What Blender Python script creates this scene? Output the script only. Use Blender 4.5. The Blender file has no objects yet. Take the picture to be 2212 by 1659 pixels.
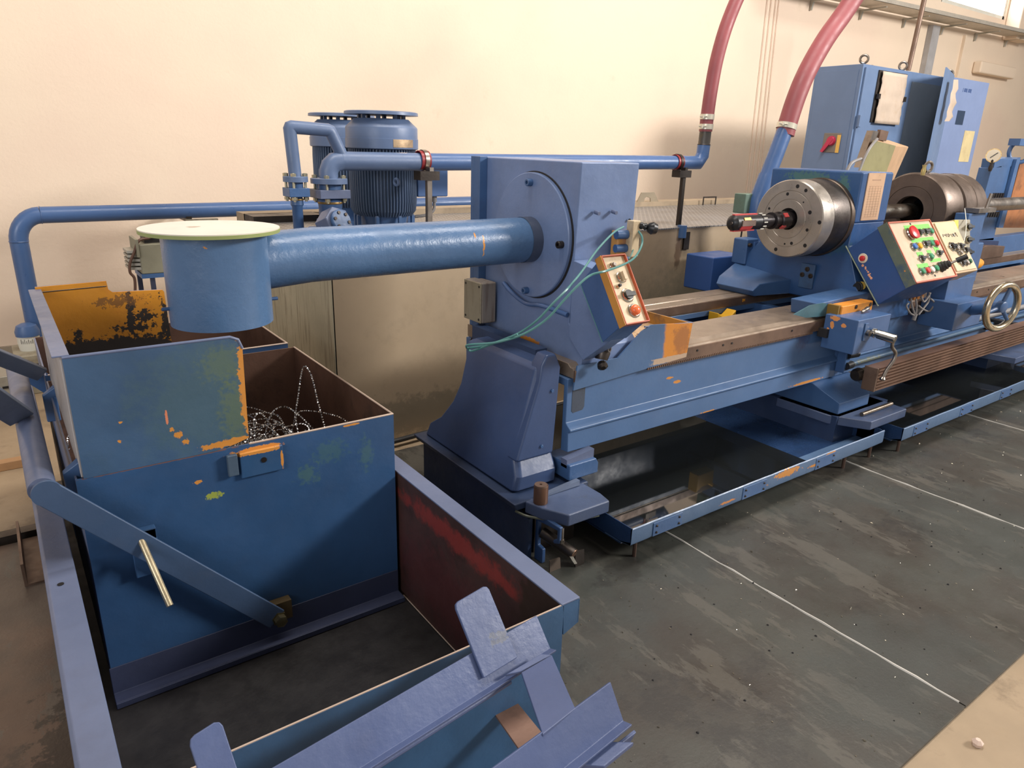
import bpy, bmesh, math, random
from mathutils import Vector, Matrix, noise
random.seed(7)
V = Vector
sc = bpy.context.scene
COL = sc.collection

# ------------------------------------------------------------------ camera
F, CA, CB, CC, H = 1525.5, .6329, .3261, -.0297, 1.70
def _rot(a, b, c):
    fwd = V((math.sin(a)*math.cos(b), math.cos(a)*math.cos(b), -math.sin(b)))
    r0 = V((math.cos(a), -math.sin(a), 0)); d0 = fwd.cross(r0)
    return r0*math.cos(c)+d0*math.sin(c), -r0*math.sin(c)+d0*math.cos(c), fwd
CR, CD, CF = _rot(CA, CB, CC)
cam = bpy.data.cameras.new('camera'); cam.sensor_width = 36; cam.lens = F/2212*36
cam.clip_start = .05; cam.clip_end = 200
co = bpy.data.objects.new('camera', cam); COL.objects.link(co)
M = Matrix((CR, -CD, -CF)).transposed().to_4x4(); M.translation = V((0, 0, H)); co.matrix_world = M
sc.camera = co

def at(u, v, x=None, y=None, z=None):
    """the point of the hall seen at photo position (u,v) on the plane x=, y= or z="""
    d = CR*((u-1106)/F) + CD*((v-829.5)/F) + CF
    t = x/d.x if x is not None else (y/d.y if y is not None else (z-H)/d.z)
    return V((0, 0, H)) + d*t

# ------------------------------------------------------------------ materials
def lin(c):
    return tuple((x/255/12.92 if x/255 <= .04045 else ((x/255+.055)/1.055)**2.4) for x in c) + (1,)
class N:
    def __init__(s, name):
        s.m = bpy.data.materials.new(name); s.m.use_nodes = True
        s.t = s.m.node_tree; s.t.nodes.clear()
        s.out = s.n('ShaderNodeOutputMaterial'); s.b = s.n('ShaderNodeBsdfPrincipled')
        s.l(s.b.outputs[0], s.out.inputs[0])
        s.pos = s.n('ShaderNodeNewGeometry').outputs['Position']
    def n(s, t, **k):
        q = s.t.nodes.new(t)
        for a, b in k.items(): setattr(q, a, b)
        return q
    def l(s, a, b): s.t.links.new(a, b)
    def set(s, sock, v):
        if hasattr(v, 'is_linked') or hasattr(v, 'links'): s.l(v, sock)
        else: sock.default_value = v
    def noise(s, scale, detail=6, rough=.6, vec=None, stretch=None, off=(0, 0, 0)):
        v = vec or s.pos
        mp = s.n('ShaderNodeMapping'); s.l(v, mp.inputs[0]); mp.inputs['Location'].default_value = off
        if stretch: mp.inputs['Scale'].default_value = stretch
        q = s.n('ShaderNodeTexNoise'); s.l(mp.outputs[0], q.inputs['Vector'])
        q.inputs['Scale'].default_value = scale; q.inputs['Detail'].default_value = detail; q.inputs['Roughness'].default_value = rough
        return q.outputs['Fac']
    def ramp(s, fac, lo, hi):
        q = s.n('ShaderNodeMapRange', interpolation_type='SMOOTHSTEP'); s.l(fac, q.inputs[0])
        q.inputs[1].default_value = lo; q.inputs[2].default_value = hi; return q.outputs[0]
    def math(s, op, a, b=0.0):
        q = s.n('ShaderNodeMath', operation=op); s.set(q.inputs[0], a); s.set(q.inputs[1], b); return q.outputs[0]
    def mix(s, fac, a, b):
        q = s.n('ShaderNodeMix', data_type='RGBA'); s.set(q.inputs[0], fac); s.set(q.inputs[6], a); s.set(q.inputs[7], b); return q.outputs[2]
    def blob(s, c, r, nz, amp=.9, edge=.12, box=False):
        """worn patch: noise-broken ellipsoid at a fixed place of the object"""
        mp = s.n('ShaderNodeVectorMath', operation='SUBTRACT'); s.l(s.pos, mp.inputs[0]); mp.inputs[1].default_value = c
        dv = s.n('ShaderNodeVectorMath', operation='DIVIDE'); s.l(mp.outputs[0], dv.inputs[0]); dv.inputs[1].default_value = r
        n = s.math('MULTIPLY', s.math('SUBTRACT', nz, .5), amp*2.2)
        if box:
            ab = s.n('ShaderNodeVectorMath', operation='ABSOLUTE'); s.l(dv.outputs[0], ab.inputs[0])
            sx = s.n('ShaderNodeSeparateXYZ'); s.l(ab.outputs[0], sx.inputs[0])
            ln = s.math('MAXIMUM', s.math('MAXIMUM', sx.outputs[0], sx.outputs[1]), sx.outputs[2])
        else:
            q = s.n('ShaderNodeVectorMath', operation='LENGTH'); s.l(dv.outputs[0], q.inputs[0]); ln = q.outputs['Value']
        d = s.math('ADD', ln, n)
        q = s.n('ShaderNodeMapRange', interpolation_type='SMOOTHSTEP'); s.l(d, q.inputs[0])
        q.inputs[1].default_value = 1+edge; q.inputs[2].default_value = 1-edge; return q.outputs[0]
    def bump(s, h, st, dist=.01, prev=None):
        q = s.n('ShaderNodeBump'); q.inputs['Strength'].default_value = st; q.inputs['Distance'].default_value = dist
        s.l(h, q.inputs['Height'])
        if prev: s.l(prev, q.inputs['Normal'])
        return q.outputs[0]
MATS = {}
OR = lin((206, 138, 62)); RUST = lin((120, 66, 34)); YG = lin((120, 140, 70)); DARK = lin((52, 46, 42))
def mat(name, base, rough=.45, metal=0.0, var=.12, vscale=3.0, dirt=0.0, dirtcol=(60, 52, 44), bump=(90, .12), patches=(),
        chips=0.0, chipcol=OR, rvar=.12, streak=0.0, spec=.5, coat=0.0, speckle=None, emit=None):
    k = N(name)
    if base[2] > base[0]*1.2 and base[2] > 80 and emit is None:   # all blue paints, greyed slightly to stand in for haze
        g_ = .3*base[0]+.55*base[1]+.15*base[2]; base = tuple((c*.87+g_*.13)*.98 for c in base)
    b = lin(base)
    big = k.noise(vscale, 5); fine = k.noise(38, 8, .65)
    dk = tuple(x*(1-var) for x in b[:3]) + (1,); lt = tuple(min(1, x*(1+var)) for x in b[:3]) + (1,)
    col = k.mix(k.ramp(big, .3, .7), dk, lt)
    if dirt:
        d = k.noise(5.5, 8, .7, off=(3, 1, 7)); col = k.mix(k.math('MULTIPLY', k.ramp(d, .5, .68), dirt), col, lin(dirtcol))
    if streak:
        d = k.noise(7, 4, .5, stretch=(6, 6, .5)); col = k.mix(k.math('MULTIPLY', k.ramp(d, .5, .7), streak), col, lin(dirtcol))
    if chips:
        d = k.noise(17, 5, .6, off=(9, 2, 5)); col = k.mix(k.ramp(d, .80-chips, .815-chips), col, chipcol)
    if patches:
        nz = k.noise(22, 7, .68)
        nz2 = k.noise(60, 5, .65); nz3 = k.noise(150, 4, .65)
        for p in patches:
            c, r, pc = p[:3]; amp = p[3] if len(p) > 3 else .9; op = p[4] if len(p) > 4 else 1.0; edge = p[5] if len(p) > 5 else .1; bx = len(p) > 6 and p[6]; mr = sorted(r)[1]
            f = k.blob(c, r, nz3 if mr < .016 else (nz2 if mr < .06 else nz), amp, edge, bx)
            if op < 1: f = k.math('MULTIPLY', f, op)
            col = k.mix(f, col, pc)
    if speckle:
        d = k.noise(speckle[0], 2, .5, off=(5, 5, 5)); col = k.mix(k.ramp(d, speckle[1], speckle[1]+.02), col, lin(speckle[2]))
    k.l(col, k.b.inputs['Base Color'])
    r = k.n('ShaderNodeMapRange'); k.l(k.noise(9, 6, .7, off=(1, 8, 2)), r.inputs[0])
    r.inputs[1].default_value = .3; r.inputs[2].default_value = .7
    r.inputs[3].default_value = max(.02, rough-rvar); r.inputs[4].default_value = min(1, rough+rvar)
    k.l(r.outputs[0], k.b.inputs['Roughness'])
    k.b.inputs['Metallic'].default_value = metal; k.b.inputs['Specular IOR Level'].default_value = spec
    if coat: k.b.inputs['Coat Weight'].default_value = coat; k.b.inputs['Coat Roughness'].default_value = .12
    if bump: k.l(k.bump(k.noise(bump[0], 5, .6), bump[1], .004), k.b.inputs['Normal'])
    if emit: k.b.inputs['Emission Color'].default_value = lin(emit[0]); k.b.inputs['Emission Strength'].default_value = emit[1]
    MATS[name] = k.m
    return k.m
BL = (62, 98, 148)
blue = mat('blue_paint', BL, .38, var=.10, dirt=.12, bump=(45, .22), chips=.012)
blue2 = mat('blue_paint_pipe', (68, 102, 156), .36, var=.08, bump=(60, .12), chips=.0)
blueg = mat('blue_paint_grey', (98, 110, 142), .42, var=.10, dirt=.10, bump=(60, .12))
lumpy = mat('lumpy_blue_paint', (80, 116, 160), .30, var=.08, bump=(28, .55), chips=.0,  # chute blue raised a little; haze is put into the colour
            patches=[((1.62, 2.50, 1.34), (.004, .06, .012), OR, 1.0), ((.50, 2.29, 1.375), (.035, .03, .008), OR, .8),
                     ((.475, 2.285, 1.215), (.014, .03, .006), OR, .8), ((1.66, 2.5, 1.30), (.005, .05, .035), OR, 1.3)])
steel = mat('bare_steel', (150, 142, 134), .36, 1.0, var=.15, bump=(120, .08), dirt=.35, dirtcol=(84, 66, 52))
bright = mat('bright_steel', (190, 186, 176), .2, 1.0, var=.08, bump=(150, .05))
darksteel = mat('dark_steel', (74, 68, 64), .42, .85, var=.25, bump=(70, .15), dirt=.3, dirtcol=(50, 38, 30))
rail_m = mat('slideway_steel', (150, 134, 118), .36, .45, var=.12, bump=(150, .06), dirt=.18, dirtcol=(82, 60, 46))
railside = mat('brown_oiled_steel', (112, 90, 76), .42, .35, var=.25, bump=(90, .1), dirt=.4, dirtcol=(60, 44, 36))
black = mat('black_plastic', (26, 26, 28), .35, var=.15, bump=None)
rubber = mat('black_rubber', (34, 32, 32), .6, var=.15, bump=None)
cream = mat('cream_enamel', (205, 184, 150), .4, var=.1, dirt=.5, dirtcol=(130, 100, 66))
red = mat('red_plastic', (196, 44, 48), .3, var=.05, bump=None)
green = mat('green_plastic', (52, 140, 96), .3, var=.05, bump=None)
bluep = mat('blue_button', (36, 96, 176), .3, var=.05, bump=None)
yellowp = mat('yellow_button', (236, 160, 30), .3, var=.05, bump=None)
whitep = mat('white_plastic', (214, 212, 200), .4, var=.05, bump=None)
lime = mat('lime_tape', (110, 226, 70), .5, var=.1, bump=(40, .2))
greyp = mat('grey_box_paint', (150, 142, 122), .5, var=.1, dirt=.5, dirtcol=(96, 80, 60), streak=.3)
hosem = mat('red_hose', (150, 78, 82), .5, var=.12, bump=None)
orange = mat('orange_primer', (222, 138, 40), .5, var=.15, dirt=.3)
inside = mat('brown_sheet', (104, 76, 62), .5, .25, var=.2, vscale=2, dirt=.6, dirtcol=(58, 46, 40))
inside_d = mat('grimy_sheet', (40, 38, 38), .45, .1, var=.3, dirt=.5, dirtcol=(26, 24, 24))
paper = mat('old_paper', (190, 172, 154), .75, var=.08, dirt=.35, dirtcol=(170, 142, 110), bump=(18, .4))
card = mat('yellowed_card', (196, 180, 136), .7, var=.08, dirt=.3, dirtcol=(150, 120, 90))
tanbox = mat('tan_terminal_box', (196, 160, 124), .5, var=.08, dirt=.25)
olive = mat('olive_box_front', (142, 136, 96), .5, var=.1, dirt=.3)
wood = mat('wood', (170, 130, 90), .6, var=.2)
white_v = mat('white_grey_label', (206, 200, 190), .5, var=.06)
cableg = mat('grey_cable', (128, 124, 122), .5, var=.1, bump=None)
teal = mat('teal_tube', (78, 140, 136), .35, var=.1, bump=None)
galv = mat('galvanised_sheet', (176, 172, 160), .45, .55, var=.1, dirt=.2)
edge_m = mat('worn_edge', (190, 170, 154), .45, .2, var=.1, bump=None)
sheen = mat('gold_rod', (196, 182, 150), .3, .7, var=.15, dirt=.5, dirtcol=(110, 84, 50))

# ------------------------------------------------------------------ mesh helpers
WL = {}
class MB:
    def __init__(s): s.b = bmesh.new()
    def quad(s, *p):
        s.b.faces.new([s.b.verts.new(V(q)) for q in p]); return s
    def box(s, x0, x1, y0, y1, z0, z1):
        v = [s.b.verts.new((x, y, z)) for x in (x0, x1) for y in (y0, y1) for z in (z0, z1)]
        for f in ((0, 1, 3, 2), (4, 6, 7, 5), (0, 4, 5, 1), (2, 3, 7, 6), (0, 2, 6, 4), (1, 5, 7, 3)): s.b.faces.new([v[i] for i in f])
        return s
    def loft(s, rings, caps=True, closed=True):
        R = [[s.b.verts.new(V(p)) for p in r] for r in rings]; n = len(R[0])
        for a, b in zip(R, R[1:]):
            for i in range(n if closed else n-1):
                j = (i+1) % n; s.b.faces.new((a[i], a[j], b[j], b[i]))
        if caps: s.b.faces.new(R[0][::-1]); s.b.faces.new(R[-1])
        return s
    def prism(s, poly, ax, a0, a1):
        def mk(a):
            o = []
            for p, q in poly: o.append((a, p, q) if ax == 'x' else ((p, a, q) if ax == 'y' else (p, q, a)))
            return o
        return s.loft([mk(a0), mk(a1)])
    def plate(s, pts, th, flip=1):
        pts = [V(p) for p in pts]; n = (pts[1]-pts[0]).cross(pts[2]-pts[0]).normalized()*th*flip
        return s.loft([pts, [p+n for p in pts]])
    def lathe(s, o, d, prof, seg=32, caps=True):
        o = V(o); d = V(d).normalized(); u = d.orthogonal().normalized(); w = d.cross(u)
        rings = []
        for t, r in prof:
            r = max(r, 1e-4)
            rings.append([o+d*t+(u*math.cos(2*math.pi*i/seg)+w*math.sin(2*math.pi*i/seg))*r for i in range(seg)])
        return s.loft(rings, caps)
    def cyl(s, p0, p1, r, seg=24, r1=None):
        p0 = V(p0); p1 = V(p1); L = (p1-p0).length
        return s.lathe(p0, p1-p0, [(0, r), (L, r if r1 is None else r1)], seg)
    def tube(s, pts, r, seg=10, smooth=True, sub=6, caps=True):
        pts = [V(p) for p in pts]
        if smooth and len(pts) > 2:
            o = []
            P = [pts[0]]+pts+[pts[-1]]
            for i in range(1, len(P)-2):
                for j in range(sub):
                    t = j/sub; a, b, c, d = P[i-1:i+3]
                    o.append(.5*((2*b)+(c-a)*t+(2*a-5*b+4*c-d)*t*t+(3*b-a-3*c+d)*t**3))
            o.append(pts[-1]); pts = o
        rings = []; u = None
        for i, p in enumerate(pts):
            a = (pts[i]-pts[i-1]).normalized() if i else None
            b = (pts[i+1]-pts[i]).normalized() if i < len(pts)-1 else None
            t = ((a or b)+(b or a)).normalized()
            k = 1.0
            if a and b: k = 1/max(.5, math.sqrt(max(.01, (1+a.dot(b))/2)))
            u = (t.orthogonal() if u is None else u-t*u.dot(t)).normalized(); w = t.cross(u)
            rr = r[min(i, len(r)-1)] if isinstance(r, (list, tuple)) else r
            ring = []
            for q in range(seg):
                an = 2*math.pi*q/seg; v = u*math.cos(an)+w*math.sin(an)
                if k > 1.01 and not smooth:
                    bis = (b-a)
                    if bis.length > 1e-4:
                        bis.normalize(); v = v+bis*(v.dot(bis))*(k-1)
                ring.append(p+v*rr)
            rings.append(ring)
        return s.loft(rings, caps)
    def torus(s, c, d, R, r, seg=32, sg=10):
        c = V(c); d = V(d).normalized(); u = d.orthogonal().normalized(); w = d.cross(u); vs = []
        for i in range(seg):
            a = 2*math.pi*i/seg; e = u*math.cos(a)+w*math.sin(a)
            vs.append([s.b.verts.new(c+e*(R+r*math.cos(2*math.pi*j/sg))+d*r*math.sin(2*math.pi*j/sg)) for j in range(sg)])
        for i in range(seg):
            for j in range(sg):
                s.b.faces.new((vs[i][j], vs[(i+1) % seg][j], vs[(i+1) % seg][(j+1) % sg], vs[i][(j+1) % sg]))
        return s
    def build(s, name, m, parent=None, bev=0.0, loc=None, ang=35, seg=2):
        b = s.b; bmesh.ops.recalc_face_normals(b, faces=b.faces[:])
        for f in b.faces: f.smooth = True
        for e in b.edges:
            if len(e.link_faces) == 2 and e.calc_face_angle(0) > math.radians(ang): e.smooth = False
        if parent is not None: w = WL[parent.name]
        elif loc is not None: w = V(loc)
        else:
            xs = [v.co for v in b.verts]; w = V((sum(v.x for v in xs)/len(xs), sum(v.y for v in xs)/len(xs), min(v.z for v in xs)))
        for v in b.verts: v.co -= w
        me = bpy.data.meshes.new(name); b.to_mesh(me); b.free()
        o = bpy.data.objects.new(name, me); COL.objects.link(o); me.materials.append(m)
        if parent is not None: o.parent = parent
        else: o.location = w
        WL[o.name] = w.copy()
        if bev:
            md = o.modifiers.new('bevel', 'BEVEL'); md.width = bev; md.segments = seg; md.limit_method = 'ANGLE'; md.angle_limit = math.radians(35)
            md.harden_normals = True
        return o
def tag(o, label=None, cat=None, group=None, kind=None):
    if label: o['label'] = label
    if cat: o['category'] = cat
    if group: o['group'] = group
    if kind: o['kind'] = kind
    return o
def thing(name, loc, label, cat, group=None):
    o = bpy.data.objects.new(name, None); COL.objects.link(o); o.location = V(loc); o.empty_display_size = .1
    WL[o.name] = V(loc); return tag(o, label, cat, group)
def struct(o): o['kind'] = 'structure'; return o
def dup(root, off, label=None):
    r = root.copy(); COL.objects.link(r); r.location = root.location + V(off); WL[r.name] = WL[root.name]+V(off)
    for ch in list(root.children):
        c = ch.copy(); COL.objects.link(c); c.parent = r; WL[c.name] = WL[r.name].copy()
        for g in list(ch.children):
            d = g.copy(); COL.objects.link(d); d.parent = c
    if label: r['label'] = label
    return r
X, Y, Z = V((1, 0, 0)), V((0, 1, 0)), V((0, 0, 1))
def hexbolt(parent, p, d, r, h, m=steel, name='bolt', hole=True):
    b = MB().lathe(p, d, [(0, r), (h*.9, r), (h, r*.9)], 6)
    return b.build(name, m, parent)
def capscrew(parent, p, d, r, h, m=steel, name='bolt'):
    b = MB().lathe(p, d, [(0, r), (h*.92, r), (h, r*.9), (h, r*.5), (h*.45, r*.5)], 16)
    return b.build(name, m, parent)

# ================================================================== SETTING
floor_m = mat('concrete_floor', (158, 138, 112), .55, var=.14, vscale=1.6, dirt=.55, dirtcol=(104, 88, 70), bump=(30, .25))
struct(MB().box(-3.5, 22, -3, 6.6, -.16, -.012).build('floor', floor_m))
wall_m = N('plastered_wall')
_c = wall_m.mix(wall_m.ramp(wall_m.noise(.55, 4), .35, .65), lin((225, 203, 182)), lin((229, 210, 187)))
_c = wall_m.mix(wall_m.math('MULTIPLY', wall_m.ramp(wall_m.noise(2.2, 8, .7), .6, .8), .25), _c, lin((178, 156, 130)))
_c = wall_m.mix(wall_m.math('MULTIPLY', wall_m.ramp(wall_m.noise(14, 6, .75, off=(2, 0, 4)), .73, .76), .5), _c, lin((150, 128, 104)))
wall_m.l(_c, wall_m.b.inputs['Base Color']); wall_m.b.inputs['Roughness'].default_value = .85
_b = wall_m.bump(wall_m.noise(34, 7, .62), .32, .008); _b = wall_m.bump(wall_m.noise(1.6, 2), .12, .05, _b)
wall_m.l(_b, wall_m.b.inputs['Normal'])
w = MB(); WX0, WX1, WZ0, WZ1 = 13.2, 15.66, 4.12, 5.3
w.box(-3.5, WX0, 6.45, 6.7, -.1, 5.8); w.box(WX1, 22, 6.45, 6.7, -.1, 5.8)
w.box(WX0, WX1, 6.45, 6.7, -.1, WZ0); w.box(WX0, WX1, 6.45, 6.7, WZ1, 5.8)
struct(w.build('wall_back', wall_m.m, loc=(0, 6.45, 0)))
struct(MB().box(15.72, 16.4, 6.2, 6.45, 3.8, 5.8).build('trim_1', wall_m.m, bev=.02))
struct(MB().box(14.8, 16.3, 6.3, 6.45, 3.16, 3.36).build('trim_2', wall_m.m, bev=.03))
struct(MB().box(-3.5, 7.2, 6.42, 6.45, -.01, .14).build('baseboard_back', mat('skirting', (150, 138, 120), .6, dirt=.4)))
wf = struct(MB().box(WX0, WX0+.06, 6.47, 6.53, WZ0, WZ1).box(WX1-.06, WX1, 6.47, 6.53, WZ0, WZ1).box(WX0, WX1, 6.47, 6.53, WZ0, WZ0+.06).build('window_1', whitep))
MB().box(WX0+.06, WX1-.06, 6.49, 6.50, WZ0+.06, WZ1).build('pane', mat('bright_window_pane', (250, 250, 255), .3, var=0, bump=None, emit=((246, 248, 255), 9)), wf)

struct(MB().box(-6, 24, -8, 6.7, 7.0, 7.2).build('ceiling', mat('ceiling_sheet', (150, 144, 136), .8, bump=None)))
# steel floor plates
def platemat(n, base, d2, seed, rgh=.34, pts=()):
    k = N(n)
    a = k.ramp(k.noise(1.3, 7, .68, off=(seed, 0, 0)), .36, .64); c = k.mix(a, lin(base), lin(d2))
    st = k.noise(2.4, 7, .7, stretch=(2.2, .55, 1), off=(seed, 3, 0))
    c = k.mix(k.math('MULTIPLY', k.ramp(st, .53, .56), .6), c, lin((92, 88, 80)))
    c = k.mix(k.math('MULTIPLY', k.ramp(k.noise(1.1, 5, .6, off=(seed, 2, 8)), .5, .62), .45), c, lin((60, 66, 64)))
    c = k.mix(k.math('MULTIPLY', k.ramp(k.noise(2.1, 8, .75, off=(seed, 9, 4)), .55, .63), .6), c, lin((46, 44, 42)))
    c = k.mix(k.ramp(k.noise(170, 2, .5), .77, .79), c, lin((150, 144, 128)))
    for p in pts:
        c = k.mix(k.math('MULTIPLY', k.blob(p[0], p[1], k.noise(24, 6, .7), 1.2), p[3]), c, p[2])
    k.l(c, k.b.inputs['Base Color'])
    rr = k.n('ShaderNodeMapRange'); k.l(k.noise(3, 7, .7, off=(seed, 7, 1)), rr.inputs[0]); rr.inputs[1].default_value = .35; rr.inputs[2].default_value = .65
    rr.inputs[3].default_value = rgh-.06; rr.inputs[4].default_value = rgh+.2; k.l(rr.outputs[0], k.b.inputs['Roughness'])
    k.l(k.bump(k.noise(60, 6, .7), .25, .004), k.b.inputs['Normal']); k.b.inputs['Specular IOR Level'].default_value = .5
    return k.m
pmA = platemat('oily_steel_plate', (70, 70, 64), (62, 57, 51), 0)
pmL = platemat('brown_oily_plate', (108, 84, 68), (94, 74, 62), 40, .3,
               pts=[((-.05, 1.75, 0), (.12, .5, .1), lin((40, 32, 26)), .8), ((-.1, 1.35, 0), (.18, .35, .1), lin((44, 36, 30)), .6)])
seam_m = mat('worn_bright_seam', (214, 210, 200), .4, .2, var=.1, bump=None)
px = [-2.17, -.67, .83, 2.33, 3.83, 5.33, 6.83, 8.33, 9.83]
plabels = ['brown oily steel floor plate at the left edge of the view', 'brown oil-splashed steel floor plate left of the blue trough',
           'dark steel floor plate under the front right corner of the blue trough', 'large dark steel floor plate before the first drip tray, between the two bright seams',
           'dark steel floor plate right of the second bright seam', 'dark steel floor plate below the second drip tray', 'far dark steel floor plate under the machine', 'farthest dark steel floor plate']
for i in range(8):
    y1 = 3.42 if i < 3 else 3.46
    p = MB().box(px[i]+.003, px[i+1]-.003, .61, y1, -.012, 0).build('floor_plate', pmL if i < 2 else pmA)
    tag(p, plabels[i], 'floor plate', 'steel plates laid on the floor')
    if i >= 2:
        pts = [(px[i+1]+random.uniform(-.003, .003), .63+j*.07, .001) for j in range(0, 40)]
        MB().tube(pts, [random.uniform(.0022, .0058) for _ in range(240)], 5, sub=1).build('weld_seam', seam_m, p)
# channel iron lying on the left floor, wood scraps, junk by the wall
tag(MB().prism([(-.13, 0), (-.02, 0), (-.02, .10), (-.03, .10), (-.03, .008), (-.12, .008), (-.12, .1), (-.13, .1)], 'y', 3.02, 3.42).build('steel_channel', railside),
    'short brown steel channel piece lying on the floor left of the trough', 'steel profile')
tag(MB().box(-.9, -.06, 3.44, 3.50, -.012, .03).build('steel_strip', darksteel), 'dark flat steel strip along the end of the brown floor plate', 'steel profile')
tag(MB().box(-.45, -.06, 4.30, 4.36, -.012, .035).build('wood_batten', wood, bev=.004), 'pale wooden batten lying on the concrete floor at the left edge', 'wood')
t = tag(MB().box(-.5, -.06, 5.45, 6.0, -.012, .18).build('perforated_tray', galv, bev=.004), 'grey slotted sheet metal tray on the floor against the back wall', 'tray')
for k_ in range(5): MB().box(-.40+k_*.07, -.36+k_*.07, 5.444, 5.452, .04, .055).box(-.40+k_*.07, -.36+k_*.07, 5.444, 5.452, .10, .115).build('slot', black, t)
t = thing('grey_pedestal_box', (.07, 5.75, 0), 'grey metal box on the floor carrying the blue capped instrument', 'box')
MB().box(-.03, .20, 5.6, 5.95, -.012, .26).build('housing', greyp, t, bev=.006)
MB().box(.04, .19, 5.592, 5.60, .08, .2).build('opening', black, t)
t = thing('flow_meter', (.075, 5.78, .26), 'white round instrument with blue cap and printed scale beside the left pipe', 'meter')
MB().lathe((.075, 5.78, .26), Z, [(0, .062), (.05, .068), (.10, .066)], 28).build('body', whitep, t)
MB().lathe((.075, 5.78, .36), Z, [(0, .072), (.03, .074), (.07, .06), (.085, .03)], 28).build('cap', blue2, t)
mk = MB()
for k_ in range(9):
    a = -2.3+k_*.17; mk.box(.075+.069*math.cos(a)-.001, .075+.069*math.cos(a)+.001, 5.78+.069*math.sin(a)-.001, 5.78+.069*math.sin(a)+.001, .315, .335 if k_ % 2 else .345)
mk.build('scale', black, t)

# ================================================================== COOLANT TROUGH + BINS
tro_m = mat('blue_trough_paint', (66, 84, 126), .42, var=.1, bump=(50, .15), dirt=.08)
redm = mat('red_primed_sheet', (72, 50, 46), .5, .1, var=.25, dirt=.5, dirtcol=(50, 38, 34), bump=(30, .15), patches=[
    ((1.05, 1.72, .475), (.08, .36, .035), lin((140, 56, 50)), 1.5, .85, .5), ((1.05, 1.78, .22), (.08, .40, .14), lin((96, 46, 48)), 1.0, .5, .6),
    ((1.05, 1.25, .3), (.08, .13, .4), lin((64, 48, 40)), .5)])
tr = thing('coolant_trough', (.5, 2.4, 0), 'long blue sheet steel trough with red stained inner wall, chip bin standing in it', 'trough')
Ttop, YF, YB = .55, 1.19, 3.9
MB().box(1.055, 1.062, YF, YB, .04, Ttop).build('right_wall', redm, tr)
MB().box(1.062, 1.066, YF, YB, .04, Ttop-.002).build('outer_skin', tro_m, tr)
b = MB().box(1.055, 1.118, YF-.004, YB, Ttop-.001, Ttop+.005).box(1.113, 1.118, YF-.004, YB, Ttop-.075, Ttop)
b.build('right_flange', blueg, tr, bev=.002)
front_m = mat('blue_trough_front', (52, 92, 134), .4, var=.14, vscale=5, dirt=.1, chips=.01)
MB().box(-.0, 1.062, YF-.004, YF, .0, Ttop).prism([(1.06, Ttop-.001), (1.118, Ttop-.001), (1.118, Ttop-.075), (1.066, Ttop-.095)], 'y', YF-.004, YF).build('front_wall', front_m, tr)
MB().box(0.0, 1.06, YF-.003, YF+.001, Ttop, Ttop+.002).build('rim', edge_m, tr)
MB().box(.012, .018, YF, YB, .04, Ttop).build('left_wall', tro_m, tr)
b = MB().prism([(.025, .545), (.025, .556), (-.04, .556), (-.048, .548), (-.048, .46), (-.042, .46), (-.042, .545)], 'x', 0, 1) if 0 else MB().loft(
    [[(x, y, z) for x, z in ((.03, .545), (.03, .553), (-.036, .553), (-.044, .546), (-.044, .47), (-.038, .47), (-.038, .545))] for y in (.9, YB)])
b.build('left_flange', blueg, tr, bev=.003)
MB().cyl((-.01, 2.0, .551), (-.01, 2.0, .5545), .008, 16).build('hole', black, tr)
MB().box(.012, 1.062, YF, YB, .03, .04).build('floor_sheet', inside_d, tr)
MB().box(.0, 1.06, YF+.5, YF+.56, 0, .03).build('skid', darksteel, tr); MB().box(.0, 1.06, 3.2, 3.26, 0, .03).build('skid', darksteel, tr)
MB().tube([(1.052, YF+.03, .045), (1.052, 2.1, .045)], .0022, 6).build('weld_seam', edge_m, tr)

# chip bin 1
bin_m = mat('blue_bin_paint', (46, 84, 130), .42, var=.12, vscale=2.4, bump=(40, .2), chips=.02, dirt=.06, patches=[
    ((.80, 2.12, .70), (.05, .05, .035), lin((74, 108, 96)), 1.9, .4, .5), ((.72, 2.12, .64), (.03, .05, .03), lin((84, 116, 84)), 1.9, .4, .5), ((.93, 2.12, .66), (.02, .05, .05), lin((84, 116, 90)), 1.9, .35, .5),
    ((.88, 2.12, .782), (.03, .05, .004), OR, .8), ((.28, 2.12, .788), (.22, .05, .003), lin((130, 88, 64)), 1.0, .7),
    ((.56, 2.12, .765), (.08, .05, .012), OR, .8), ((.38, 2.12, .70), (.012, .05, .006), OR, 1), ((.42, 2.12, .645), (.022, .03, .012), lin((150, 160, 70)), 1.5)])
hop_m = mat('blue_hopper_paint', (60, 92, 128), .42, var=.14, vscale=3, bump=(40, .25), chips=.015, dirt=.22, dirtcol=(62, 84, 92), patches=[
    ((.42, 2.12, .97), (.16, .05, .17), lin((84, 108, 96)), 1.0, .35, .5), ((.49, 2.12, 1.06), (.06, .05, .05), lin((104, 118, 74)), 1.6, .4, .5), ((.51, 2.12, .9), (.04, .05, .1), lin((108, 120, 70)), 1.8, .45, .5),
    ((.547, 2.12, .97), (.018, .05, .18), OR, 1.2), ((.50, 2.12, .808), (.10, .05, .012), OR, .9),
    ((.318, 2.12, .925), (.004, .03, .020), lin((214, 130, 96)), 1.0), ((.326, 2.12, .885), (.006, .03, .006), OR, 1.4), ((.343, 2.12, .865), (.01, .03, .01), OR, 1.2), ((.36, 2.12, .84), (.01, .03, .008), OR, 1.4),
    ((.19, 2.12, .88), (.005, .03, .005), OR, 1.2), ((.20, 2.12, .935), (.005, .03, .003), OR, 1.2)])
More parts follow.
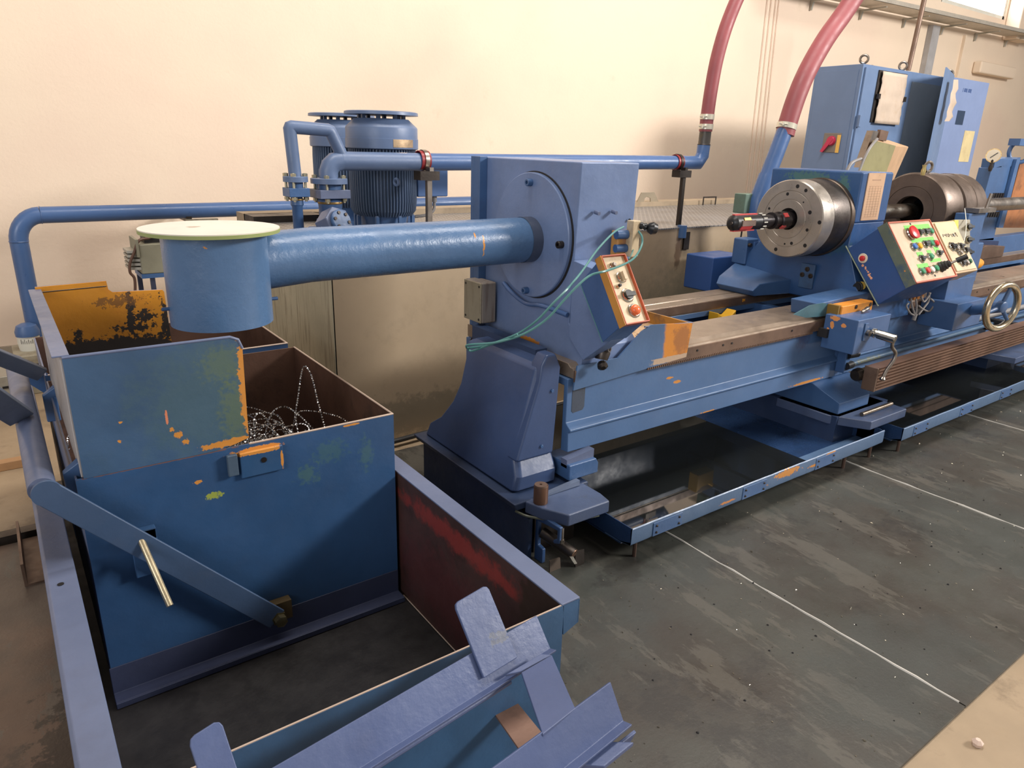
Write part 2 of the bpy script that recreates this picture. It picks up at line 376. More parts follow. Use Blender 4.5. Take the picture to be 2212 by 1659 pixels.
yel_m = mat('yellow_inner_paint', (206, 138, 40), .5, var=.14, dirt=.35, dirtcol=(166, 96, 34), bump=(50, .2), patches=[
    ((.30, 3.12, .885), (.30, .05, .055), DARK, 1.0), ((.39, 3.12, 1.02), (.015, .05, .08), DARK, 2.4), ((.36, 3.12, 1.075), (.08, .05, .018), lin((110, 76, 44)), 2.4, .8), ((.44, 3.12, 1.01), (.03, .05, .025), DARK, 2.2), ((.40, 3.12, .965), (.06, .05, .018), DARK, 2.4), ((.52, 3.12, .96), (.02, .05, .10), DARK, 2.2), ((.20, 3.12, .955), (.02, .05, .03), DARK, 2.4)])
bn = thing('chip_bin', (.55, 2.6, .04), 'large blue steel chip bin with high hopper back, half full of curled metal chips', 'bin')
BZ, BX0, BX1, BY0, BY1 = .79, .07, 1.04, 2.12, 3.12
T = .005
b = MB().box(BX0, BX1, BY0, BY0+T, .06, BZ); b.build('front_panel', bin_m, bn)
MB().box(BX0, BX0+T, BY0+T, BY1, .06, BZ).build('left_panel', blueg, bn)
MB().box(BX1-T, BX1, BY0+T, BY1, .06, BZ).build('right_panel', inside, bn)
MB().box(BX0+T, BX1-T, BY1-T, BY1, .06, BZ).build('back_panel', inside, bn)
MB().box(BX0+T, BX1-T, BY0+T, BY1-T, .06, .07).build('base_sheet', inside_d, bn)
MB().box(BX0+T, BX1-T, BY0+T, BY0+T+.002, .07, BZ-.002).build('inner_lining', inside, bn)
MB().tube([(.541, BY0+.002, BZ), (BX1-.003, BY0+.002, BZ), (BX1-.003, BY1, BZ)], .0035, 6, smooth=False).build('rim', edge_m, bn)
skm = mat('blue_skid_paint', (58, 66, 96), .5, var=.12, dirt=.3, dirtcol=(40, 44, 60))
MB().prism([(BY0-.004, .155), (BY0, .155), (BY0, .055), (BY0-.05, .055), (BY0-.05, .062), (BY0-.004, .062)], 'x', BX0-.005, BX1).prism([(BY0-.05, .062), (BY0-.05, .042), (BY0-.056, .042), (BY0-.056, .062)], 'x', BX0-.005, BX1).build('skid_angle', skm, bn, bev=.002)
# hopper top (hinged)
R_ = .03
poly = [(.09, .789), (.44, .790), (.50, .800), (.541, .812), (.548, 1.10), (.538, 1.128), (.515, 1.139), (.09, 1.139)]
MB().prism(poly, 'y', BY0-.002, BY0+.003).build('hopper_front', hop_m, bn)
MB().tube([(.09, BY0, 1.139), (.515, BY0, 1.139), (.538, BY0, 1.128), (.548, BY0, 1.10)], .0045, 8, smooth=False).build('hopper_rim', blueg, bn)
lft = mat('scraped_blue_side', (160, 156, 156), .45, var=.15, dirt=.5, dirtcol=(150, 142, 130), streak=.4, bump=(20, .3))
MB().box(.085, .092, BY0, 3.12, .795, 1.145).build('hopper_side', lft, bn)
MB().box(.068, .108, BY0-.002, 3.12, 1.141, 1.146).build('hopper_side_flange', blueg, bn, bev=.0015)
poly = [(.09, .80), (.526, .80), (.521, 1.098), (.515, 1.106), (.338, 1.113), (.325, 1.125), (.322, 1.158), (.09, 1.154)]
MB().prism(poly, 'y', 3.11, 3.118).build('hopper_back', yel_m, bn)
MB().prism(poly, 'y', 3.119, 3.125).build('hopper_back_skin', blue, bn)
MB().tube([(.10, 3.107, 1.135), (.32, 3.107, 1.139)], .002, 6).build('weld_bead', darksteel, bn)
for yy in (2.17, 2.92):
    h = MB().loft([[(.088, y, z) for y, z in ((yy-.02, .83), (yy+.02, .83), (yy+.025, .76), (yy+.005, .70), (yy-.025, .70))], [(.045, y, z) for y, z in ((yy-.012, .80), (yy+.012, .80), (yy+.02, .76), (yy, .70), (yy-.02, .70))]])
    h.build('hinge', blue, bn, bev=.004)
b = MB().box(.505, .64, BY0-.014, BY0, .683, .768).build('latch_block', mat('latch_paint', (44, 84, 128), .42, chips=.03, patches=[((.57, 2.11, .764), (.075, .05, .008), OR, .8), ((.635, 2.11, .72), (.004, .03, .03), OR, 1)]), bn, bev=.003)
MB().cyl((.577, BY0-.0165, .732), (.577, BY0-.013, .732), .009, 16).build('bolt_hole', darksteel, b)
MB().box(.466, .497, BY0-.022, BY0-.006, .702, .772).build('latch_tongue', mat('tongue', (72, 92, 112), .45), bn, bev=.003)
MB().box(.175, .245, BY0-.03, BY0, .565, .60).box(.175, .245, BY0-.03, BY0-.024, .45, .60).build('hook_bracket', mat('bracket_blue', (50, 88, 134), .42, dirt=.2), bn, bev=.004)
# tilting yoke
yk = thing('tilting_yoke', (0, 2.6, .55), 'blue tube and flat bar tilting yoke around the left side of the chip bin', 'lever frame')
MB().cyl((-.008, 2.10, .79), (-.018, 3.45, .79), .034, 28).build('cross_tube', blueg, yk)
yb = MB()
a0, a1 = V((-.03, 2.075, .775)), V((.56, 2.075, .165)); dd = (a1-a0).normalized(); nn = V((-dd.z, 0, dd.x))
def bar(mb, p0, p1, w, th, yv=Y):
    d = (p1-p0).normalized(); n = d.cross(yv).normalized()
    mb.loft([[p0+n*w, p0-n*w, p0-n*w+yv*th, p0+n*w+yv*th], [p1+n*w, p1-n*w, p1-n*w+yv*th, p1+n*w+yv*th]])
bar(yb, V((.0, 2.068, .79)), V((.56, 2.058, .165)), .036, .010)
yk_m = mat('yoke_arm_paint', (62, 86, 120), .45, var=.12, dirt=.3, dirtcol=(76, 84, 100))
yb.build('front_arm', yk_m, yk, bev=.003)
MB().cyl((.0, 2.068, .79), (.0, 2.078, .79), .036, 28).build('arm_end', yk_m, yk)
yb = MB(); bar(yb, V((-.01, 3.40, .79)), V((.56, 3.40, .165)), .036, .010); yb.build('rear_arm', blue, yk)
for (p0, p1, r, nm) in ((at(92, 812, y=3.0), at(-60, 752, y=2.75), .026, 'side_strut'), (at(48, 908, y=2.62), at(-60, 838, y=2.3), .038, 'side_strut')):
    s_ = MB(); bar(s_, V(p0), V(p1), r, .04); s_.build(nm, mat('strut_paint', (108, 122, 146), .4, var=.15, dirt=.2), yk, bev=.004)
piv = MB().box(.545, .62, 2.085, 2.118, .135, .205).build('pivot_plate', mat('rusty_pivot', (84, 70, 44), .5, dirt=.4), yk)
MB().lathe((.568, 2.062, .165), -Y, [(0, .026), (.006, .026), (.006, .021), (.026, .021), (.028, .016)], 6).build('pivot_nut', mat('nut_zinc', (120, 112, 84), .35, .8), yk)
MB().cyl((.197, 2.085, .597), (.232, 1.93, .43), .0095, 20).build('lock_rod', sheen, yk)
# chip bin 2 behind
b2 = thing('second_chip_bin', (.55, 3.7, .04), 'second blue chip bin with dark empty inside behind the first bin, under the chute', 'bin')
MB().box(.07, 1.035, 3.20, 3.205, .06, .79).build('front_panel', blue, b2)
MB().box(.07, .076, 3.205, 3.86, .06, .79).build('left_panel', blueg, b2)
MB().box(1.029, 1.035, 3.205, 3.86, .06, .79).build('right_panel', inside, b2)
MB().box(.07, 1.035, 3.86, 3.866, .06, .79).build('back_panel', inside, b2)
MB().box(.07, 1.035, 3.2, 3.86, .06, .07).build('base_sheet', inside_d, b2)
MB().tube([(.08, 3.202, .79), (1.032, 3.202, .79), (1.032, 3.86, .79)], .004, 6, smooth=False).build('rim', edge_m, b2)
# swarf
sw = bmesh.new(); rnd = random.Random(11)
def ribbon(bm, pts, w=.006, tw=2.2):
    prev = None; ang = rnd.random()*6
    o = []
    for i in range(len(pts)-1):
        for j in range(3): o.append(pts[i].lerp(pts[i+1], j/3))
    for i in range(len(o)-1):
        t = (o[i+1]-o[i]).normalized(); u = t.orthogonal().normalized(); v = t.cross(u); ang += tw*.55
        s_ = (u*math.cos(ang)+v*math.sin(ang))*w*.5
        a, b_ = bm.verts.new(o[i]-s_), bm.verts.new(o[i]+s_)
        if prev: bm.faces.new((prev[0], prev[1], b_, a))
        prev = (a, b_)
def arc(ctrl, step=.010):
    P = [ctrl[0]]+ctrl+[ctrl[-1]]; o = []
    for i in range(1, len(P)-2):
        a, b_, c, d = P[i-1:i+3]; n = max(2, int((c-b_).length/step))
        for j in range(n):
            t = j/n; o.append(.5*((2*b_)+(c-a)*t+(2*a-5*b_+4*c-d)*t*t+(3*b_-a-3*c+d)*t**3))
    o.append(ctrl[-1]); return o
def clampp(p): return V((min(max(p.x, BX0+.02), BX1-.02), min(max(p.y, BY0+.03), BY1-.02), max(p.z, .1)))
for i in range(95):
    c = V((rnd.gauss(.60, .13), rnd.gauss(2.38, .14), rnd.uniform(.50, .60)+.10*max(0, 1-abs(rnd.gauss(.58, .1)-.58)*5)))
    R0 = rnd.uniform(.04, .13); a = rnd.random()*6; tl = V((rnd.uniform(-.5, .5), rnd.uniform(-.5, .5), 1)).normalized(); u = tl.orthogonal().normalized(); v = tl.cross(u)
    ribbon(sw, arc([clampp(c+(u*math.cos(a+k_)+v*math.sin(a+k_))*R0*(1+.3*rnd.random())+Z*rnd.uniform(-.03, .06)) for k_ in range(rnd.randint(3, 7))]))
for ctrl in ([(.70, 2.3, .66), (.76, 2.36, .72), (.80, 2.42, .78), (.845, 2.46, .90), (.87, 2.45, .87), (.875, 2.4, .76), (.87, 2.3, .64)],
             [(.62, 2.28, .67), (.68, 2.36, .77), (.74, 2.40, .785), (.79, 2.40, .75), (.84, 2.36, .68), (.86, 2.30, .62)],
             [(.60, 2.25, .66), (.62, 2.34, .77), (.66, 2.38, .78), (.69, 2.30, .70), (.68, 2.24, .64)], [(.62, 2.2, .64), (.67, 2.3, .74), (.70, 2.33, .76), (.72, 2.28, .70), (.735, 2.22, .64)]):
    ribbon(sw, arc([V(p) for p in ctrl]), .007)
me = bpy.data.meshes.new('metal_swarf'); sw.to_mesh(me); sw.free()
so = bpy.data.objects.new('metal_swarf', me); COL.objects.link(so); me.materials.append(mat('swarf_steel', (205, 205, 205), .18, 1.0, var=.2, bump=None))
tag(so, 'tangled bright curls of metal swarf lying in the blue chip bin', 'swarf', kind='stuff')
gb = MB().lathe((.60, 2.36, .07), Z, [(0, .36), (.3, .34), (.44, .22), (.49, .04)], 24)
for v in gb.b.verts: v.co += V((noise.noise(v.co*9), noise.noise(v.co*9+V((5, 0, 0))), noise.noise(v.co*9+V((0, 5, 0)))))*.02; v.co.x = min(max(v.co.x, BX0+.02), BX1-.02); v.co.y = max(v.co.y, BY0+.02)
tag(gb.build('packed_chips', mat('dark_packed_chips', (58, 56, 54), .4, .7, var=.4, vscale=60, bump=(140, 1.0), speckle=(160, .62, (190, 190, 190)))), 'dark heap of packed fine chips under the swarf curls in the bin', 'swarf', kind='stuff')

# ================================================================== CHUTE
cy = thing('chip_chute', (.58, 2.47, .79), 'fat blue chute pipe ending in a drum with white round lid', 'chute')
cxy = V((.585, 2.47, 0))
prof = [(0, .160), (.004, .163), (.30, .163)]
MB().lathe(cxy+Z*1.105, Z, [(0, .156), (0, .163), (.30, .163), (.30, .15), (.02, .15)], 64, caps=False).build('drum', lumpy, cy)
lid = MB().lathe(V((.577, 2.475, 1.405)), Z, [(0, .213), (.004, .215), (.014, .215)], 64).build('lid', mat('white_lid_top', (222, 214, 202), .55, var=.04, dirt=.15, dirtcol=(180, 160, 140), bump=(200, .1), patches=[((.53, 2.5, 1.42), (.022, .02, .02), lin((170, 150, 130)), 1, .8)]), cy)
MB().lathe(V((.577, 2.475, 1.4045)), Z, [(0, .216), (.011, .2165)], 64).build('lid_edge', mat('green_lid_edge', (150, 160, 100), .5), lid)
rings = []
for p, d in (((.66, 2.53, 1.283), (1, .13, .02)), ((.93, 2.575, 1.292), (1, .09, .018)), ((2.0, 2.595, 1.295), (1, 0, 0))):
    d = V(d).normalized(); u = d.cross(Z).normalized(); w_ = u.cross(d)
    rings.append([V(p)+(u*math.cos(2*math.pi*i/48)+w_*math.sin(2*math.pi*i/48))*.1 for i in range(48)])
MB().loft(rings, caps=False).build('duct', lumpy, cy, ang=12)
dm = mat('duct_collar_paint', (72, 82, 104), .35, var=.1)  # darker grey-blue for the band around the duct end
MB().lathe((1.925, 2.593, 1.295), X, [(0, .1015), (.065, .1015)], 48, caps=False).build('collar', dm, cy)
MB().torus((1.992, 2.595, 1.295), X, .1, .006, 40, 8).build('weld_bead', lumpy, cy)
MB().cyl((.40, 2.47, 1.165), (.44, 2.47, 1.165), .006, 12).build('pin', blue, cy); MB().cyl((.74, 2.47, 1.165), (.775, 2.47, 1.165), .006, 12).build('pin', blue, cy)
MB().tube([(.745, 2.50, 1.385), (.752, 2.52, 1.34), (.752, 2.53, 1.28), (.75, 2.52, 1.20)], .004, 6).build('weld_bead', lumpy, cy)

# ================================================================== HEAD BLOCK
hb_m = mat('blue_head_paint', (108, 132, 178), .42, var=.10, bump=(24, .4), dirt=.05, patches=[((2.0, 2.6, .81), (.05, .08, .02), OR, .9), ((2.0, 2.24, .74), (.05, .02, .01), OR, 1)])  # head blue lightened, a hazy veil painted into its base colour
hd = thing('guide_block', (2.15, 2.65, .80), 'tall blue head block with round bolted disc, receiving the chute pipe', 'machine head')
side = [(3.04, 1.642), (2.29, 1.642), (2.315, .96), (2.22, .86), (2.215, .74), (2.32, .715), (2.50, .775), (2.76, .805), (3.0, .80)]
MB().prism(side, 'x', 2.0, 2.335).build('casting', hb_m, hd, bev=.006)
MB().box(1.955, 2.0, 3.03, 3.06, .80, 1.645).box(1.955, 2.0, 2.98, 3.03, .80, 1.645).build('rear_rib', blue, hd, bev=.003)
MB().lathe((2.004, 2.595, 1.31), -X, [(0, .285), (.004, .285), (.006, .284)], 72).build('disc_gap', rubber, hd)
dc = MB().lathe((2.0, 2.601, 1.31), -X, [(0, .279), (.016, .279), (.02, .275)], 72).build('disc', hb_m, hd)
for y_, z_ in ((2.60, 1.545), (2.365, 1.31-.01), (2.60, 1.06)):
    capscrew(dc, (1.982, y_, z_), -X, .016, .028, darksteel if y_ < 2.5 else blue)
for x_, z_ in ((2.09, 1.44), (2.19, 1.44)):
    s_ = MB().cyl((x_, 2.29, z_), (x_, 2.262, z_-.004), .008, 12); s_.build('stub', blueg, hd)
for x_, y_, z_ in ((2.005, 2.289, 1.60),): pass
MB().cyl((2.30, 2.292, 1.40), (2.30, 2.288, 1.40), .006, 12).cyl((2.16, 2.292, 1.205), (2.16, 2.288, 1.205), .006, 12).build('plug_hole', black, hd)
# valve
vv = thing('lever_valve', (2.28, 2.24, 1.30), 'cream pneumatic lever valve with black ball knob on the head block side', 'valve')
MB().box(2.245, 2.29, 2.21, 2.25, 1.25, 1.405).build('body', cream, vv, bev=.003)
MB().box(2.195, 2.285, 2.25, 2.29, 1.245, 1.36).build('mount_block', mat('chipped_orange_block', (196, 140, 70), .5, dirt=.6, dirtcol=(70, 90, 140)), vv, bev=.004)
MB().cyl((2.19, 2.255, 1.345), (2.245, 2.245, 1.345), .02, 16).build('fitting', blue, vv); MB().cyl((2.19, 2.255, 1.285), (2.245, 2.245, 1.285), .018, 16).build('fitting', blue, vv)
MB().lathe((2.285, 2.215, 1.385), V((.9, -.45, -.18)), [(0, .013), (.012, .016), (.02, .012), (.03, .016), (.038, .010)], 16).build('boot', black, vv)
MB().lathe((2.315, 2.198, 1.378), V((.9, -.45, -.18)), [(0, .008), (.008, .02), (.025, .028), (.045, .022), (.055, .002)], 24).build('knob', black, vv)
MB().box(2.288, 2.302, 2.22, 2.24, 1.295, 1.33).build('port', black, vv)
tb = thing('air_tube_bundle', (2.0, 2.2, .8), 'thin teal air tubes looping from the lever valve down past the desk', 'tube')
def px_tube(pts, r, name, m, parent=None, seg=8, sub=6):
    return MB().tube([at(p[0], p[1], **({'y': p[2]} if p[2] < 90 else {'x': p[2]-100})) for p in pts], r, seg, sub=sub).build(name, m, parent)
px_tube([(1347, 490, 2.23), (1325, 503, 2.2), (1290, 540, 2.13), (1258, 585, 2.05), (1236, 612, 2.0), (1222, 628, 1.97), (1195, 655, 1.97), (1160, 692, 1.99), (1120, 720, 2.05), (1070, 740, 2.1), (1040, 748, 2.15), (1013, 752, 2.2), (1020, 758, 2.2), (1060, 744, 2.1), (1118, 722, 2.0)], .0042, 'air_tube', teal, tb)
px_tube([(1376, 496, 2.22), (1386, 510, 2.19), (1386, 530, 2.17), (1372, 555, 2.1), (1350, 570, 2.02), (1310, 585, 1.92), (1275, 595, 1.93), (1245, 620, 1.93), (1215, 652, 1.94), (1180, 690, 1.96), (1130, 722, 2.0), (1070, 740, 2.06), (1012, 745, 2.15), (1010, 752, 2.2)], .0045, 'air_tube', teal, tb)
px_tube([(1371, 520, 2.23), (1366, 545, 2.2), (1358, 560, 2.1)], .003, 'air_tube', teal, tb)
# grey junction box on the left face
jb = thing('junction_box', (1.95, 2.98, .84), 'grimy grey junction box with screwed cover on the rear of the head block', 'box')
jm = mat('grimy_grey_box', (142, 132, 122), .5, var=.12, dirt=.85, dirtcol=(92, 68, 54), streak=.5)
MB().box(1.90, 1.985, 2.86, 3.02, .85, 1.055).build('housing', jm, jb, bev=.008)
MB().box(1.893, 1.90, 2.862, 3.018, .852, 1.053).build('cover', greyp, jb, bev=.004)
for y_ in (2.878, 3.0):
    for z_ in (.87, 1.035): MB().cyl((1.8915, y_, z_), (1.895, y_, z_), .006, 12).build('screw', black, jb)
px_tube([(1036, 690, 101.95), (1036, 705, 101.95), (1022, 728, 101.93), (1012, 745, 101.93), (1008, 752, 101.93)], .006, 'box_cable', darksteel, jb)
tag(MB().cyl((1.97, 2.42, 1.012), (1.985, 2.31, 1.0), .011, 16).tube([(1.985, 2.80, 1.06), (1.975, 2.72, 1.03), (1.97, 2.6, 1.0), (1.972, 2.5, 1.01), (1.97, 2.42, 1.012)], .010, 10).build('conduit', blue2), 'blue painted flexible conduit across the lower disc of the head block', 'conduit')

# ---------- small control desk
ds = thing('operator_desk', (2.02, 2.1, .95), 'small blue slanted control desk with orange edge, knobs and pilot lamp', 'control panel')
A, B_, C_, D_ = V((1.95, 2.10, 1.283)), V((1.95, 1.93, 1.035)), V((1.95, 2.04, .945)), V((1.95, 2.20, 1.165))
Wd = .135
dsm = mat('desk_paint', (62, 98, 154), .42, var=.08, bump=(24, .3))
body = [(A.y, A.z), (B_.y, B_.z), (C_.y, C_.z), (2.23, .97), (2.30, 1.10), (2.30, 1.26), (2.20, 1.29)]
MB().prism([(2.10, 1.268), (1.942, 1.035), (2.04, .945), (2.20, 1.165)], 'x', 1.95, 1.95+Wd).build('housing', dsm, ds, bev=.003)
MB().prism([(2.20, 1.165), (2.04, .945), (2.2, .82), (2.30, .9), (2.30, 1.24), (2.15, 1.22)], 'x', 1.992, 1.95+Wd-.01).build('rear_housing', hb_m, ds, bev=.003)
sd = (B_-A).normalized(); nrm = V((0, -sd.z*-1, 0)); nrm = X.cross(sd).normalized()
if nrm.y > 0: nrm = -nrm
L = (B_-A).length
lipm = mat('orange_desk_lip', (176, 84, 52), .45, var=.15, dirt=.3, dirtcol=(120, 70, 60))
stripem = mat('orange_blue_worn_strip', (200, 140, 66), .5, dirt=.9, dirtcol=(60, 90, 110))
def fr(o, u, v, n, a, b_, c=0): return o+u*a+v*b_+n*c
def fbox(mb, o, u, v, n, a0, a1, b0, b1, c0, c1):
    P = lambda a, b_, c: o+u*a+v*b_+n*c
    return mb.loft([[P(a0, b0, c0), P(a1, b0, c0), P(a1, b1, c0), P(a0, b1, c0)], [P(a0, b0, c1), P(a1, b0, c1), P(a1, b1, c1), P(a0, b1, c1)]])
O = A+nrm*.006
mb = MB(); 
for q in ((0, .006, 0, L), (Wd-.006, Wd, 0, L), (0, Wd, 0, .006), (0, Wd, L-.006, L)): fbox(mb, O, X, sd, nrm, q[0], q[1], q[2], q[3], -.01, .014)
mb.build('panel_lip', lipm, ds, bev=.002)
mb = MB(); fbox(mb, O, X, sd, nrm, -.003, .0, 0, L, -.026, .012); mb.build('worn_edge', stripem, ds)
mb = MB(); fbox(mb, O, X, sd, nrm, .006, Wd-.006, .006, L-.006, -.004, .001); mb.build('control_plate', cream, ds)
def knob(par, o, u, v, n, a, b_, kind, col, r=.014, c=0.0):
    p = fr(o, u, v, n, a, b_, c)
    ring = MB().lathe(p, n, [(0, r*1.25), (.004, r*1.25), (.006, r*1.1), (.012, r)], 24)
    base = ring.build('bezel', bright, par)
    if kind == 'button': MB().lathe(p+n*.008, n, [(0, r*.85), (.01, r*.85), (.013, r*.7)], 20).build('cap', col, base)
    elif kind == 'mush': MB().lathe(p+n*.008, n, [(0, r*.7), (.014, r*.7), (.015, r*1.25), (.026, r*1.25), (.031, r*.9)], 24).build('cap', col, base)
    elif kind == 'dome': MB().lathe(p+n*.006, n, [(0, r*.95), (.012, r*.9), (.02, r*.65), (.024, r*.2)], 24).build('cap', col, base)
    elif kind == 'sel':
        m_ = MB().lathe(p+n*.008, n, [(0, r*.9), (.010, r*.85)], 20); fbox(m_, p+n*.012, u, v, n, -r*1.1, r*1.1, -r*.35, r*.35, 0, .014); m_.build('handle', col, base)
    elif kind == 'key':
        m_ = MB(); fbox(m_, p+n*.008, u, v, n, -r*.3, r*.3, -r*.9, r*.9, 0, .02); m_.build('key', cream, base)
    return base
knob(ds, O, X, sd, nrm, .050, .045, 'button', steel, .011); knob(ds, O, X, sd, nrm, .075, .098, 'key', cream, .02)
knob(ds, O, X, sd, nrm, .040, .135, 'button', black, .008); knob(ds, O, X, sd, nrm, .072, .178, 'sel', black, .024)
knob(ds, O, X, sd, nrm, .078, .245, 'dome', mat('orange_lamp_cap', (226, 110, 66), .2, bump=None), .024)
MB().tube([C_-X*.001+Y*0, D_-X*.001], .0015, 6).build('cover_seam', teal, ds)
kk = thing('cable_gland_block', (2.09, 2.12, .77), 'brown old terminal gland block below the small control desk', 'fitting')
MB().lathe(at(1302, 762, y=2.17), V((.3, .1, 1)), [(-.03, .028), (0, .034), (.02, .03), (.045, .024)], 14).build('body', darksteel, kk)
MB().lathe(at(1312, 752, y=2.14), V((.4, -1, .1)), [(-.02, .018), (.012, .018), (.012, .013), (.004, .013)], 18).build('socket', steel, kk)
MB().lathe(at(1300, 785, y=2.15), V((-.5, -1, -.6)), [(0, .02), (.02, .024), (.03, .012)], 10).build('gland', darksteel, kk)
# ---------- chip guard box on bed
gm = mat('guard_paint', (72, 106, 150), .42, var=.1, bump=(40, .2), patches=[((2.60, 2.2, .845), (.10, .05, .10), lin((206, 132, 50)), .22, 1, .1, True), ((2.625, 2.2, .83), (.06, .05, .075), lin((150, 96, 56)), 1.2, .75, .3), ((2.56, 2.2, .742), (.13, .05, .014), lin((186, 160, 136)), .4, 1, .1, True)])
gd = thing('chip_guard', (2.35, 2.3, .69), 'blue slanted chip guard box with large yellow rust patch, beside the desk', 'guard')
MB().prism([(1.945, .69), (1.96, .80), (2.20, .80), (2.34, .905), (2.40, .93), (2.69, .905), (2.67, .735)], 'y', 2.195, 2.203).build('front_panel', gm, gd)
MB().box(2.675, 2.683, 2.2, 2.50, .74, .905).build('end_panel', mat('guard_end', (200, 140, 50), .5, dirt=.6, dirtcol=(90, 80, 70)), gd)
MB().box(2.34, 2.675, 2.203, 2.50, .84, .848).build('tray_sheet', mat('guard_tray', (206, 170, 130), .5, dirt=.5), gd)
MB().tube([(2.36, 2.199, .925), (2.69, 2.199, .905), (2.68, 2.50, .90), (2.40, 2.50, .905)], .004, 6, smooth=False).build('rim', blueg, gd)
mb = MB()
for i in range(60):
    p = V((random.gauss(2.44, .03), random.gauss(2.27, .03), .852)); d = V((random.uniform(-1, 1), random.uniform(-1, 1), random.uniform(0, .8))).normalized()*.012
    mb.cyl(p, p+d, .0015, 4)
tag(mb.build('loose_chips', darksteel), 'small heap of dark metal chips in the chip guard tray', 'swarf', kind='stuff')

# ================================================================== PLINTH, PEDESTAL, BED
pl_m = mat('plinth_paint', (42, 60, 94), .45, var=.12, dirt=.15, dirtcol=(34, 36, 44), bump=(30, .25))
pt_m = mat('plinth_top_paint', (72, 88, 122), .4, var=.12, dirt=.4, dirtcol=(66, 68, 74))
pn = thing('machine_plinth', (1.75, 2.5, 0), 'dark blue steel plinth block under the left end of the machine bed', 'machine base')
MB().prism([(2.085, 0), (2.085, .20), (3.0, .24), (3.0, 0)], 'x', 1.64, 1.66).build('end_plate', pl_m, pn)
MB().loft([[(1.60, 2.12, .235), (1.60, 3.0, .245), (2.0, 3.0, .245), (2.0, 2.12, .235)], [(1.585, 2.12, .268), (1.585, 3.01, .275), (2.0, 3.01, .275), (2.0, 2.12, .268)]]).build('top_slab', pl_m, pn, bev=.006)
ext = MB().prism([(1.665, 2.03), (1.72, 1.925), (1.95, 1.925), (1.965, 2.0), (1.965, 2.12), (1.64, 2.12)], 'z', .215, .272).build('front_plate', pt_m, pn, bev=.008)
fm = MB()
fm.prism([(2.085, 0), (2.085, .225), (1.925, .225), (1.925, .15), (1.96, .135), (1.965, .15), (1.94, .165), (1.94, .205), (2.065, .19), (2.065, .075), (2.03, .07), (2.03, 0)], 'x', 1.675, 1.695)
fm.build('front_frame', mat('frame_paint', (50, 84, 134), .42, dirt=.25, dirtcol=(60, 66, 80)), pn, bev=.005)
MB().box(1.70, 1.93, 2.12, 2.95, 0.0, .2).build('inner_block', darksteel, pn)
MB().tube([(1.60, 2.13, .232), (1.635, 2.10, .212), (1.67, 2.045, .214), (1.72, 1.99, .212), (1.80, 1.955, .212), (1.90, 1.935, .212)], .006, 6).build('weld_bead', mat('weld', (96, 100, 84), .5), pn)
vb = thing('levelling_screw', (1.78, 1.95, 0), 'steel round bar with upright bolt and wedge under the plinth front plate', 'fixture')
MB().lathe(at(1172, 1150, z=.14), (at(1240, 1197, y=1.90)-at(1172, 1150, z=.14)), [(0, .024), ((at(1240, 1197, y=1.90)-at(1172, 1150, z=.14)).length, .024)], 28).build('round_bar', darksteel, vb)
pe = at(1240, 1197, y=1.899); MB().lathe(pe, Vector((.35, -1, -.35)), [(0, .0235), (.002, .022)], 28).build('bar_end', mat('machined_end', (150, 120, 100), .3, .9), vb)
pb_ = at(1213, 1172, y=1.93); MB().lathe(pb_, Z, [(0, .014), (.016, .014)], 6).lathe(pb_+Z*.016, Z, [(0, .008), (.05, .008), (.052, .007)], 16).build('upright_bolt', steel, vb)
MB().plate([at(1243, 1190, y=1.93), at(1262, 1186, y=1.93), at(1262, 1248, y=1.93), at(1243, 1252, y=1.93)], .006).build('angle_foot', darksteel, vb)
MB().plate([at(1188, 1212, y=1.96), at(1210, 1205, y=1.96), at(1212, 1243, y=1.96), at(1188, 1248, y=1.96)], .006).build('angle_bracket', mat('dull_bracket', (96, 84, 74), .5), vb)
MB().plate([at(1231, 1203, y=1.88), at(1238, 1202, y=1.88), at(1247, 1217, y=1.88), at(1241, 1219, y=1.88)], .004).build('wedge', bright, vb)
sp = tag(MB().lathe((1.69, 2.075, .272), Z, [(0, .031), (.078, .031), (.082, .029)], 32).build('scrap_cylinder', mat('rusty_round_bar', (104, 76, 60), .4, .5, var=.25, dirt=.5, dirtcol=(70, 48, 40)), bev=.001), 'short rusty steel slug standing on the plinth by the pedestal foot', 'metal slug')
MB().lathe((1.684, 2.07, .352), Z, [(0, .027), (.008, .027), (.008, .006), (-.01, .006)], 28).build('washer', railside, sp)
tag(MB().prism([(1.70, .2725), (1.93, .2755), (1.93, .300), (1.70, .277)], 'y', 2.10, 2.125).build('flat_shim', mat('shim', (110, 124, 150), .4, .3)), 'thin blue flat bar lying beside the rusty slug at the pedestal foot', 'metal bar')

bed = thing('machine_bed', (4.5, 2.65, .28), 'long blue cast machine bed with brown steel slideways on top', 'machine')
ped_m = mat('pedestal_paint', (58, 80, 124), .42, var=.10, bump=(26, .18), dirt=.08, dirtcol=(46, 60, 88))
def ring(x, ys, zs): return [(x, y, z) for y, z in zip(ys, zs)]
